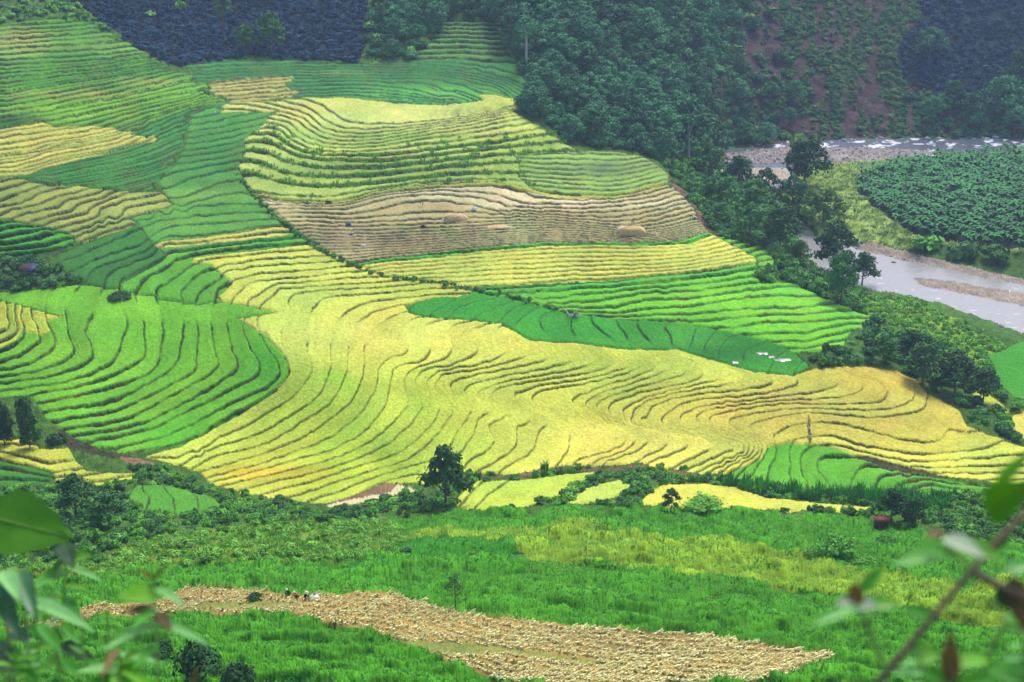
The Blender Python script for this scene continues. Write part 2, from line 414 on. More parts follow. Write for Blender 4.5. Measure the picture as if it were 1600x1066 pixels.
# name, family, colour, bank colour, rise (m), riser width px, polygon, label
def lift(c):
    g = np.clip((c[1] / max(c[0], 1e-4) - 1.1) / 1.6, 0, 1)
    return c * np.array([1 + .75 * g, 1.0 + .12 * g, 1 - .35 * g])
FIELDS = [
 ('R3', 'A', C(74,156,62), C(48,84,46), .6, 2.1, [(-230,46),(0,36),(90,27),(125,33),(152,45),(185,60),(215,78),(240,95),(262,108),(300,113),(312,128),(330,150),(345,158),(300,166),(255,185),(235,200),(212,208),(175,198),(90,197),(50,188),(0,198),(-230,215)],
   'green stepped rice terraces climbing the upper left hillside below the dark plantation'),
 ('F4', 'A', C(214,214,98), C(120,126,60), .42, 1.6, [(-230,216),(0,199),(60,190),(92,197),(140,195),(178,198),(205,206),(236,212),(238,219),(205,224),(160,238),(110,252),(60,264),(45,270),(0,275),(-230,290)],
   'bright yellow wedge of ripe rice between green terraces at the left edge'),
 ('F5', 'A', C(60,142,72), C(42,96,48), .42, 1.7, [(-230,290),(0,275),(45,270),(60,262),(160,238),(205,224),(238,219),(236,212),(213,207),(235,200),(255,185),(300,166),(345,158),(300,178),(290,205),(288,225),(275,255),(245,285),(256,297),(200,298),(110,289),(50,279),(20,283),(-230,300)],
   'deep green rice terraces folding down just below the yellow wedge on the left'),
 ('F6', 'B', C(152,176,84), C(66,74,46), .75, 2.1, [(-230,292),(0,278),(20,275),(40,281),(85,290),(120,289),(180,297),(255,300),(264,312),(270,318),(240,330),(200,338),(216,350),(175,363),(126,381),(108,366),(80,358),(40,348),(0,342),(-230,346)],
   'olive green half ripe terraces with wavy dark banks at the left edge'),
 ('F7', 'C', C(62,160,52), C(30,56,34), 1.3, 3.2, [(-230,352),(0,340),(20,343),(60,352),(100,360),(118,371),(112,385),(70,393),(30,400),(0,400),(-230,410)],
   'small flight of vivid green steps above the thatched hut at the left edge'),
 ('F10', 'M', C(76,158,80), C(44,104,54), .42, 1.8, [(345,158),(380,172),(426,174),(418,185),(410,196),(386,214),(380,222),(384,232),(372,258),(385,292),(408,312),(430,338),(445,352),(462,362),(478,372),(400,378),(330,385),(285,392),(258,398),(250,386),(232,374),(216,350),(200,338),(240,330),(270,318),(264,312),(255,300),(245,285),(275,255),(288,225),(290,205),(300,178)],
   'blue green rice terraces running down between the domed yellow spur and the left hillside'),
 ('F8', 'M', C(50,126,62), C(34,62,42), .7, 2.2, [(85,398),(130,380),(180,362),(215,348),(232,373),(248,386),(258,396),(258,402),(240,415),(205,433),(190,442),(188,453),(130,442),(100,427),(90,412)],
   'dark green bowl of rice terraces right of the thatched hut and its bushes'),
 ('F9', 'M', C(82,176,64), C(44,58,38), 1.2, 2.9, [(188,452),(190,441),(206,432),(240,414),(258,400),(258,392),(285,391),(330,383),(400,376),(478,370),(482,380),(400,390),(300,402),(300,410),(330,412),(348,430),(362,441),(350,455),(340,460),(345,470),(300,475),(250,466)],
   'fan of bright green terraces with thick dark banks left of the golden sweep'),
 ('sliver', 'M', C(216,212,98), C(56,80,44), .8, 2.0, [(238,381),(262,375),(325,369),(380,361),(436,350),(464,362),(440,368),(380,375),(300,382),(250,388)],
   'thin yellow sliver of ripe rice lying among green steps on the left slope'),
 ('E', 'E', C(58,136,82), C(48,100,60), .42, 1.7, [(300,102),(330,95),(400,90),(450,92),(520,98),(575,98),(640,92),(812,96),(828,140),(832,156),(820,162),(755,156),(700,164),(620,161),(560,152),(440,152),(425,174),(355,172),(335,160),(345,155),(312,125)],
   'dark green arcs of rice terraces curving behind the domed yellow spur'),
 ('E2', 'E', C(78,156,84), C(62,66,54), 1.0, 2.4, [(690,30),(771,31),(785,60),(797,85),(812,96),(640,93),(575,100),(590,88),(640,92),(664,74),(682,50)],
   'narrow stair of light green terraces climbing into the forest at the top'),
 ('Estripe', 'E', C(186,188,98), C(96,100,60), .5, 1.7, [(315,131),(345,125),(450,117),(452,130),(458,143),(440,152),(420,158),(350,162),(336,146)],
   'small block of yellow stripes below the dark plantation beside the reddish gully'),
 ('F', 'F', C(196,220,104), C(80,100,58), .62, 2.6, [(372,258),(385,232),(380,218),(410,195),(420,180),(436,173),(345,176),(350,160),(420,157),(480,151),(560,152),(620,160),(700,163),(755,156),(745,147),(772,146),(800,152),(832,161),(800,172),(822,184),(845,197),(860,210),(905,236),(810,275),(835,295),(770,287),(700,288),(600,298),(545,312),(500,316),(440,312),(402,306),(385,287)],
   'domed yellow green spur ringed with stacked terraces near the top of the valley'),
 ('G', 'G', C(126,184,92), C(74,104,76), .5, 2.0, [(808,276),(812,256),(800,242),(905,236),(960,235),(1005,243),(1030,258),(1046,272),(1043,288),(960,306),(880,306),(835,296)],
   'soft green vegetable terraces beside the dark forest edge above the stubble'),
 ('H', 'H', ST, C(70,86,50), .55, 2.0, [(402,308),(440,314),(500,318),(545,314),(600,300),(700,290),(770,289),(830,300),(880,309),(960,308),(1043,289),(1060,298),(1080,318),(1102,356),(1112,364),(1060,376),(1000,379),(850,378),(740,387),(640,398),(545,409),(525,400),(490,375),(465,360),(440,340)],
   'tan harvested stubble terraces in thin curved steps with straw heaps'),
 ('I', 'I', C(222,226,96), C(128,140,60), .32, 1.5, [(546,409),(640,397),(740,386),(850,377),(1000,378),(1060,375),(1110,362),(1126,372),(1162,390),(1182,402),(1180,412),(1060,428),(960,437),(840,444),(740,450),(690,440),(600,430)],
   'long smooth yellow strip of ripe rice just below the tan stubble'),
 ('J', 'J', C(98,200,62), C(62,120,48), .55, 2.4, [(738,449),(840,444),(960,437),(1060,428),(1180,411),(1184,432),(1192,442),(1240,440),(1290,465),(1340,485),(1376,497),(1350,510),(1330,520),(1312,546),(1240,550),(1215,536),(1170,524),(1100,509),(1040,501),(960,498),(890,488),(820,470),(760,458)],
   'bright green lobed terraces right of the centre ending in a bushy bank'),
 ('J2', 'J', C(96,186,66), C(50,88,46), .8, 2.4, [(1112,364),(1150,373),(1200,388),(1214,410),(1200,425),(1184,428),(1182,402),(1162,390),(1126,372)],
   'little green corner field behind the tip of the long yellow strip'),
 ('K', 'K', C(52,156,64), C(40,92,48), .45, 1.6, [(632,479),(655,467),(738,454),(800,465),(890,488),(960,498),(1040,501),(1100,509),(1170,524),(1215,536),(1240,549),(1266,572),(1235,586),(1180,581),(1110,561),(1060,546),(980,546),(900,536),(830,531),(785,507),(745,501),(680,497),(640,489)],
   'smooth deep green hollow of young rice winding between golden slopes'),
 ('L', 'M', C(92,184,58), C(42,66,34), .85, 2.9, [(-230,470),(0,455),(60,450),(130,443),(190,453),(250,466),(300,475),(345,470),(400,479),(432,488),(370,497),(415,522),(446,558),(452,580),(430,610),(370,648),(280,696),(200,709),(165,702),(120,685),(95,670),(70,652),(50,622),(-230,640)],
   'vivid green amphitheatre of curved terraces with dark banks on the left'),
 ('Lp', 'M', C(190,212,76), C(60,80,44), .9, 2.2, [(-230,480),(0,468),(40,478),(100,496),(72,501),(79,519),(60,523),(36,516),(25,531),(0,546),(-230,560)],
   'yellow green ripening patch at the left edge above the curved green terraces'),
 ('Y', 'M', C(216,224,88), C(66,70,36), .40, 1.6, [(300,402),(400,390),(482,380),(502,384),(546,409),(600,431),(690,441),(738,453),(735,460),(655,468),(633,478),(640,488),(680,496),(745,500),(785,506),(830,530),(900,535),(980,545),(1060,545),(1110,560),(1180,580),(1235,585),(1270,575),(1300,571),(1350,571),(1400,577),(1430,590),(1448,612),(1460,618),(1500,640),(1512,665),(1540,675),(1600,697),(1830,720),(1830,770),(1600,760),(1500,750),(1400,733),(1345,716),(1290,694),(1230,691),(1200,696),(1190,716),(1130,741),(1080,739),(1000,724),(930,727),(880,726),(820,739),(730,739),(690,736),(662,758),(600,755),(520,785),(480,784),(400,776),(330,756),(310,736),(225,713),(280,696),(370,648),(430,610),(452,580),(446,558),(415,522),(370,497),(432,488),(400,479),(345,470),(340,460),(350,455),(362,441),(348,430),(330,412),(300,410)],
   'great golden sweep of ripe rice terraces curving across the middle of the valley'),
 ('N', 'M', C(82,176,60), C(40,76,38), .8, 2.2, [(1128,742),(1190,716),(1200,696),(1230,691),(1290,694),(1345,716),(1400,735),(1500,752),(1580,766),(1480,772),(1350,770),(1250,762),(1150,754)],
   'fresh green scalloped terraces tucked under the golden fields at right'),
 ('P', 'P', C(202,214,78), C(70,72,40), .8, 2.2, [(-230,690),(0,680),(55,685),(62,700),(105,697),(116,715),(136,735),(212,738),(205,750),(160,763),(140,752),(90,759),(80,736),(40,723),(0,718),(-230,720)],
   'ragged yellow rice patch at the left edge in front of dark round trees'),
 ('P2', 'P', C(54,130,52), C(30,60,34), .9, 2.4, [(-230,722),(0,717),(40,724),(79,733),(82,752),(40,760),(0,765),(-230,775)],
   'dark green rice plot at the left edge below the ragged yellow patch'),
 ('R', 'R', C(70,154,62), C(36,70,40), .5, 2.0, [(194,772),(214,755),(260,757),(330,774),(348,790),(300,801),(228,801)],
   'small green plots with slanting furrows among bushes at lower left'),
 ('Q', 'Q', C(192,216,80), C(60,84,44), .6, 2.2, [(714,776),(745,750),(790,749),(930,735),(930,742),(900,755),(876,775),(820,790),(760,799),(713,794)],
   'lime yellow plots right of the dark tree along the stream'),
 ('Q2', None, C(180,214,92), C(60,84,44), .6, 2.2, [(884,786),(915,760),(970,748),(992,760),(960,776),(900,789)],
   'small pale lime plot among stream bushes at the bottom centre'),
 ('Q3', None, C(214,220,88), C(60,84,44), .6, 2.2, [(996,784),(1030,756),(1100,753),(1150,760),(1200,776),(1300,786),(1372,790),(1372,801),(1280,799),(1150,797),(1000,787)],
   'tapering yellow strip of rice along the stream right of the bottom centre'),
 ('S1', None, C(182,208,80), C(60,84,44), .6, 2.2, [(1514,610),(1545,614),(1577,638),(1576,648),(1545,640)],
   'tiny lime green plot among bushes on the right bank'),
 ('S2', None, C(216,212,96), C(60,84,44), .6, 2.2, [(1574,652),(1600,640),(1830,640),(1830,700),(1600,684),(1586,674)],
   'pale yellow rice plot at the right edge beyond the bushy bank'),
 ('S3', None, C(58,154,56), C(34,84,40), .6, 2.2, [(1540,556),(1600,530),(1830,520),(1830,650),(1600,632),(1560,602)],
   'plain green field at the right edge beside the bushy bank'),
]
# other covers: name -> colour, polygon
COVER = [
 ('scrub', C(60,112,58), None),
 ('plantation_hill', C(30,52,80), [(100,-70),(106,0),(140,22),(180,50),(222,80),(262,100),(285,105),(330,97),(385,86),(440,92),(560,98),(575,60),(572,-70)]),
 ('grass_top', C(62,116,66), [(-230,-70),(104,-70),(110,0),(140,22),(185,58),(125,33),(0,34),(-230,44)]),
 ('far_slope', C(66,92,66), [(1085,232),(1095,150),(1110,60),(1120,-70),(1830,-70),(1830,218),(1600,214),(1330,216),(1180,226)]),
 ('plantation_right', C(28,50,76), [(1400,80),(1440,20),(1460,-70),(1830,-70),(1830,170),(1600,170),(1520,165),(1460,150),(1410,120)]),
 ('flood_plain', C(146,186,98), [(1222,290),(1250,258),(1290,250),(1400,248),(1420,250),(1500,243),(1830,236),(1830,400),(1600,395),(1500,390),(1440,375),(1400,392),(1330,380),(1280,370),(1262,345),(1230,312)]),
 ('banana_ground', C(30,60,38), [(1335,276),(1370,262),(1420,250),(1490,243),(1600,236),(1830,232),(1830,402),(1600,390),(1530,385),(1440,370),(1400,350),(1360,320),(1340,300)]),
 ('lime_bank', C(106,166,66), [(1328,458),(1420,470),(1500,500),(1570,540),(1588,575),(1560,592),(1500,552),(1420,512),(1350,500)]),
 ('near_rice', C(62,150,42), [(590,814),(700,796),(850,796),(1000,791),(1160,796),(1300,806),(1400,820),(1460,842),(1600,852),(1830,860),(1830,1130),(-230,1130),(-230,880),(130,886),(330,872),(450,882),(600,860)]),
 ('near_scrub', C(98,146,60), [(-230,880),(130,880),(200,856),(300,830),(450,812),(600,812),(655,838),(610,872),(450,880),(300,880),(150,892),(-230,900)]),
 ('near_olive', C(106,168,54), [(620,828),(760,818),(900,815),(1050,836),(1180,850),(1330,885),(1500,905),(1830,925),(1830,1020),(1500,972),(1350,932),(1200,906),(1000,885),(850,872),(700,846)]),
 ('near_green_patch', C(46,136,40), [(625,850),(660,838),(720,833),(800,846),(812,862),(790,870),(700,868),(640,872)]),
 ('stubble_strip', C(172,148,80), [(-230,1010),(60,972),(150,944),(240,940),(292,916),(400,921),(455,932),(520,928),(600,926),(660,938),(712,958),(800,966),(900,978),(1000,986),(1100,992),(1200,1007),(1300,1022),(1313,1026),(1270,1036),(1250,1050),(1180,1062),(1100,1074),(900,1078),(780,1062),(700,1032),(600,992),(500,970),(400,962),(300,958),(150,964),(60,985),(-230,1030)]),
 ('bare_soil', C(140,112,82), [(508,790),(560,768),(600,752),(640,762),(650,768),(600,778),(530,792)]),
 ('footpath', C(120,104,72), [(704,742),(760,741),(820,740),(880,728),(930,729),(1000,726),(1080,741),(1130,744),(1130,749),(1076,747),(1000,733),(930,735),(880,734),(822,746),(760,747),(704,748)]),
 ('footpath', C(124,96,78), [(1044,268),(1056,284),(1070,300),(1086,322),(1108,354),(1114,362),(1106,360),(1096,346),(1078,322),(1062,302),(1050,288)]),
 ('footpath', C(150,106,92), [(772,40),(782,42),(800,36),(806,30),(812,34),(800,44),(784,52),(780,62),(786,70),(778,72),(770,60)]),
 ('bank_soil', C(74,78,48), [(92,664),(125,688),(168,706),(205,712),(228,716),(205,719),(160,715),(118,704),(90,690)]),
 ('bare_soil_left', C(150,116,84), [(185,716),(215,714),(240,722),(238,728),(205,726)]),
]
WATER = {
 'upper': [(1098,236),(1110,231),(1150,234),(1230,222),(1330,217),(1450,215),(1830,211),(1830,236),(1600,237),(1490,241),(1420,248),(1290,252),(1255,256),(1240,290),(1215,300),(1180,288),(1130,266),(1100,246)],
 'lower': [(1232,334),(1262,352),(1275,374),(1330,384),(1345,391),(1400,404),(1480,420),(1560,438),(1640,452),(1830,492),(1830,566),(1640,530),(1590,518),(1540,500),(1480,478),(1400,458),(1350,450),(1300,432),(1255,400)],
}
GRAVEL = [
 [(1116,249),(1130,241),(1180,234),(1230,229),(1330,230),(1400,233),(1490,238),(1420,245),(1400,250),(1330,254),(1290,251),(1220,254),(1150,257)],
 [(1150,268),(1180,262),(1228,262),(1240,284),(1210,290),(1170,281)],
 [(1425,434),(1480,440),(1540,450),(1640,466),(1830,505),(1830,520),(1640,487),(1560,470),(1490,456),(1440,446)],
 [(1332,382),(1362,379),(1420,394),(1500,414),(1600,437),(1640,446),(1600,446),(1500,426),(1400,403),(1345,392)],
]
# soft colour patches inside fields: field, u, v, ru, rv, colour, strength
PATCH = [
 ('Y',480,640,120,70,C(158,206,72),.9),('Y',540,715,200,80,C(156,204,68),.9),('Y',640,640,90,80,C(172,212,78),.8),('Y',700,700,60,50,C(188,214,78),.7),('Y',500,450,170,40,C(196,220,96),.6),('Y',400,740,120,30,C(190,200,66),.6),('Y',1010,580,190,38,C(168,208,90),.8),
 ('Y',1180,600,70,26,C(160,206,84),.7),('Y',420,738,90,10,C(218,190,52),.8),('Y',420,700,80,40,C(190,205,80),.5),('Y',1300,640,260,70,C(222,204,88),.9),('Y',1380,590,90,30,C(204,180,76),.5),
 ('Y',1000,690,160,40,C(228,220,104),.6),('Y',600,520,220,40,C(238,234,112),.6),('Y',450,420,120,36,C(206,222,98),.6),('Y',520,590,28,14,C(128,208,72),.7),('Y',548,606,16,20,C(128,208,72),.6),('Y',496,632,26,10,C(140,208,76),.6),
 ('Y',600,690,40,22,C(150,208,80),.5),('Y',850,520,90,16,C(196,222,104),.7),('Y',470,460,80,20,C(186,218,100),.5),
 ('R3',150,170,200,24,C(104,184,62),.8),('R3',280,145,60,26,C(100,186,66),.8),('R3',120,146,120,7,C(158,178,80),.8),('R3',230,128,60,7,C(176,186,84),.8),('R3',20,70,60,26,C(186,194,96),.85),('R3',170,70,50,20,C(116,172,82),.6),('R3',20,188,44,9,C(46,120,56),.9),
 ('R3',90,120,120,20,C(72,150,60),.5),('F5',250,210,60,40,C(64,150,84),.6),('F10',330,330,120,40,C(90,172,84),.6),('F10',330,250,70,70,C(56,136,80),.7),('F10',310,305,60,10,C(112,178,92),.5),
 ('F6',200,320,70,18,C(184,198,98),.6),('F6',170,290,60,8,C(180,200,98),.5),
 ('F',620,180,140,22,C(222,230,124),.9),('F',640,225,260,6,C(130,186,96),.5),('F',640,262,240,22,C(124,172,88),.85),('F',450,280,70,22,C(132,184,96),.7),('F',420,240,40,30,C(206,220,104),.5),('F',450,167,90,10,C(214,212,112),.9),('F',760,210,80,10,C(196,184,100),.5),
 ('F',840,225,50,18,C(128,182,90),.8),('F',640,213,220,5,C(112,186,86),.6),
 ('E',680,150,140,16,C(80,180,96),.9),('E',560,130,90,14,C(66,150,88),.5),('E',520,114,50,3,C(178,182,96),.6),('G',950,262,70,12,C(92,134,104),.7),('G',930,245,70,8,C(150,196,100),.6),
 ('H',740,300,200,14,SP_,.7),('H',900,318,200,10,SP_,.8),('H',440,316,60,8,SP_,.7),('H',680,322,80,12,C(206,184,122),.7),('H',1000,340,90,20,C(196,172,112),.5),('H',560,370,120,24,C(160,140,110),.6),('H',660,358,40,8,C(120,160,90),.6),
 ('I',850,383,300,5,C(88,192,70),0.0),('J',1000,470,220,20,C(110,212,72),.4),('J',800,458,90,12,C(74,176,66),.6),('J',1200,470,100,24,C(106,206,70),.5),
 ('K',1150,545,90,26,C(40,122,54),.8),('K',900,505,90,14,C(60,168,66),.7),('K',1080,520,50,14,C(64,160,74),.6),('K',700,480,80,16,C(42,140,60),.5),('K',1000,535,160,9,C(66,172,70),.6),
 ('L',200,485,240,18,C(98,192,66),.6),('L',420,570,40,40,C(76,186,60),.6),('L',150,560,150,40,C(104,190,66),.4),('L',300,680,80,30,C(62,176,50),.5),('L',120,520,60,16,C(76,168,58),.5),
 ('N',1200,715,50,20,C(84,186,62),.5),('N',1400,760,100,12,C(66,150,54),.6),('F9',430,380,60,8,C(52,150,62),.6),('P',60,715,50,20,C(196,204,76),.5),('P',120,705,20,10,C(120,176,66),.6),
]

# saddles and gentle belts where the terrace steps almost vanish: field, line, half width px
FLAT = [
 ('Y', [(430,492),(520,515),(640,522),(760,530),(860,545),(1000,558),(1100,570),(1160,588)], 20),
 ('Y', [(690,622),(760,634),(830,645),(880,664),(960,676),(1060,684),(1125,694)], 11),
 ('L', [(-60,468),(0,462),(120,470),(230,486),(330,490),(420,488)], 15),
 ('F9', [(200,468),(300,480),(400,484)], 8),
 ('K', [(700,497),(800,515),(900,532),(1000,540),(1100,556),(1180,574)], 9),
]
FIELDS += [
 ('Ibar', 'I', C(82,190,66), C(40,90,40), .9, 2.4, [(546,409),(640,397),(740,386),(850,377),(1000,378),(1060,375),(1108,361),(1114,367),(1082,380),(1000,384),(900,383),(860,384),(740,394),(640,405),(556,415)],
   'thin bright green ribbon of rice along the foot of the tan stubble'),
 ('Jbar', 'J', C(80,184,70), C(40,90,40), 1.0, 2.6, [(740,447),(840,443),(960,436),(1060,427),(1180,410),(1183,420),(1060,440),(960,448),(840,455),(750,456)],
   'long green ribbon of rice under the smooth yellow strip'),
 ('Hbar', 'H', C(200,206,92), C(66,84,50), .9, 2.2, [(400,300),(440,308),(500,312),(545,308),(600,294),(700,284),(770,283),(835,294),(880,303),(960,303),(1042,284),(1046,290),(960,309),(880,309),(830,300),(770,289),(700,290),(600,300),(545,313),(500,317),(440,314),(402,307)],
   'thin yellow ribbon of rice along the upper edge of the tan stubble'),
]
FIELD_NAME = {'H': ('stubble_field', 'stubble field'), 'G': ('vegetable_field', 'field')}
COVER_INFO = {   # name, label, category, kind
 'scrub': ('valley_ground', None, None, 'structure'), 'plantation_hill': ('hillside', None, None, 'structure'), 'grass_top': ('grass_hillside', None, None, 'structure'),
 'far_slope': ('far_hillside', None, None, 'structure'), 'plantation_right': ('plantation_hillside', None, None, 'structure'),
 'flood_plain': ('flood_plain', None, None, 'structure'), 'banana_ground': ('plantation_ground', None, None, 'structure'), 'lime_bank': ('river_bank', None, None, 'structure'),
 'near_rice': ('rice_field', 'broad vivid green rice slope spread across the bottom of the view', 'rice field', 'thing'),
 'near_scrub': ('grass_slope', None, None, 'structure'),
 'near_olive': ('rice_field', 'mottled olive green band of ripening rice crossing the green slope at lower right', 'rice field', 'thing'),
 'near_green_patch': ('rice_field', 'small dark green rice patch sunk in the olive slope left of the bottom centre', 'rice field', 'thing'),
 'stubble_strip': ('stubble_field', 'long pale strip of cut straw sheaves drying across the bottom slope', 'stubble field', 'thing'),
 'bare_soil': ('threshing_ground', 'bare brown plot with pale straw left of the dark streamside tree', 'bare plot', 'thing'),
 'footpath': ('footpath', None, None, 'structure'), 'bank_soil': ('earth_bank', None, None, 'structure'),
 'bare_soil_left': ('bare_ground', None, None, 'structure'),
}
FIELDS = [(a, b, lift(c), *r) for a, b, c, *r in FIELDS]
PATCH = [(*a[:5], lift(a[5]), a[6]) for a in PATCH]
COVER = [(a, lift(c), p) for a, c, p in COVER]
# ------------------------------------------------------------------ sample the land
def axis(a, b, step, lo, hi, s_lo, s_hi):
    mid = np.arange(a, b + 1e-6, step)
    left = []; x = a; s = step
    while x > lo: s = min(s * 1.25, s_lo); x -= s; left.append(x)
    right = []; x = mid[-1]; s = step
    while x < hi: s = min(s * 1.25, s_hi); x += s; right.append(x)
    return np.concatenate([left[::-1], mid, right])
UX = axis(-8, 1608, 1.42, -225, 1825, 6, 6)
VY = np.concatenate([axis(-6, 800, 1.36, -68, 800, 6, 1.36), axis(802, 1072, 2.0, 802, 1125, 2, 5)])
U, V = np.meshgrid(UX, VY)
NY, NX = U.shape
wu = U + 1.3 * vnoise(U, V, 13, 1) + 0.8 * vnoise(U, V, 5, 2)
wv = V + 0.9 * vnoise(U, V, 13, 3) + 0.5 * vnoise(U, V, 5, 4)

disp = tps_eval(DEPTH_MODEL, U, V).reshape(U.shape)
DEP = 1000.0 / np.maximum(disp, 1.4)

def bbox_mask(poly, pad=14):
    p = np.asarray(poly)
    ix = np.searchsorted(UX, [p[:, 0].min() - pad, p[:, 0].max() + pad])
    iy = np.searchsorted(VY, [p[:, 1].min() - pad, p[:, 1].max() + pad])
    return (slice(iy[0], iy[1]), slice(ix[0], ix[1]))

# flatten the river
water_w = np.zeros(U.shape); WKEY = np.zeros(U.shape, np.int32)
for k, poly in enumerate(WATER.values()):
    s = bbox_mask(poly, 20)
    ins = in_poly(wu[s], wv[s], poly)
    d = np.where(ins, 0, dist_poly(wu[s], wv[s], poly))
    water_w[s] = np.maximum(water_w[s], 1 - sstep(0, 16, d))
    WKEY[s] = np.where(ins, 1 + k, WKEY[s])
WLEVEL = 125.0 + np.clip((V - 230) / 170, 0, 1)
DEP = 1.0 / ((1 - water_w) / DEP + water_w * ratio(V) / WLEVEL)

P = to_world(U, V, DEP)                                   # base ground
TV = {}
for name in FAM:
    pts, lv = [], []
    for l, line in FAM[name]:
        d = densify(line, 26.0)
        pts.append(d); lv += [l] * len(d)
    TV[name] = tps_fit(np.vstack(pts), lv, lam=0.002)

KEY = np.zeros(U.shape, np.int32)                          # 0.. = cover index, 1000*(i+1)+level for fields
COLR = np.zeros(U.shape + (3,)); DZ = np.zeros(U.shape); CROP = np.zeros(U.shape)   # CROP: grain height of what grows there
CROP[:] = 0.12
COLR[:] = COVER[0][1]
XW, YW = P[..., 0], P[..., 1]
for i, (name, colr, poly) in enumerate(COVER):
    if poly is None: continue
    s = bbox_mask(poly)
    ex = 1.0 if COVER[i][0].startswith('near') else 0.0
    ins = in_poly(wu[s] + ex * (16 * vnoise(U[s], V[s] * 2, 70, 61) + 7 * vnoise(U[s], V[s], 16, 62)), wv[s] + ex * (7 * vnoise(U[s], V[s] * 2, 60, 63) + 3.5 * vnoise(U[s], V[s], 12, 64)), poly)
    KEY[s][ins] = i
    COLR[s][ins] = colr
n1 = fbm(XW, YW, 9, 11, 3); n2 = vnoise(XW, YW, 2.2, 12)
COLR *= (1 + 0.28 * n1 + 0.18 * n2)[..., None]
CI = {c[0]: i for i, c in enumerate(COVER)}
DZ += 0.5 * n1 + 0.35 * n2
# far slope: bare reddish soil showing in vertical strips between the shrubs
m = KEY == CI['far_slope']
soil = sstep(0.12, 0.5, vnoise(U, V * 0.14, 9, 31) * .8 + vnoise(U, V, 22, 32) * .6 + 0.25 * np.exp(-((U - 1215) / 60) ** 2) + .25 * sstep(120, 200, V))
soil *= sstep(1130, 1180, U + V * .1)
for (su, sv, ru, rv) in [(1125,160,14,40),(1135,185,16,28),(1118,130,9,20),(1200,40,20,60),(1212,100,14,50)]:
    soil = np.maximum(soil, np.exp(-((U - su) / ru) ** 2 - ((V - sv) / rv) ** 2) * (1 + .6 * n2))
soil = np.clip(soil, 0, 1)
COLR[m] = COLR[m] * (1 - soil[m][:, None]) + (C(88,70,68) * (1 + .3 * n2[m][:, None])) * soil[m][:, None]
# sown rows on the near slope
m = (KEY == CI['near_rice']) | (KEY == CI['near_olive']) | (KEY == CI['near_green_patch'])
rows = vnoise(U, V - 0.10 * U, 1, 41) * 0
ph = (V - 0.09 * (U - 800) * sstep(700, 1300, U) - 3 * vnoise(U, V, 90, 42))
rows = vnoise(U * 0.12, ph, 7, 43) + 0.6 * vnoise(U * 0.2, ph, 3.6, 44)
COLR[m] *= (1 + 0.16 * rows[m])[:, None]
DZ[m] = 0.8 * rows[m] + 0.4 * n1[m]
m = KEY == CI['near_olive']
COLR[m] *= (1 + 0.25 * vnoise(XW, YW, 1.1, 45)[m])[:, None]
m = KEY == CI['stubble_strip']
DZ[m] = 0.12 * n2[m]; CROP[m] = .05
srow = sstep(.25, .75, vnoise(U * .05, V - .12 * (U - 700) * sstep(600, 900, U), 9, 46))
COLR[m] = COLR[m] * (1 - .55 * srow[m][:, None]) + C(96,150,66) * .55 * srow[m][:, None]
m = KEY == CI['bare_soil']
pale = in_poly(wu, wv, [(508,790),(560,778),(612,770),(620,758),(640,762),(652,768),(600,779),(530,793)])
COLR[m & pale] = C(226,214,160)
DZ[m] = 0.05 * n2[m]; CROP[m] = .1

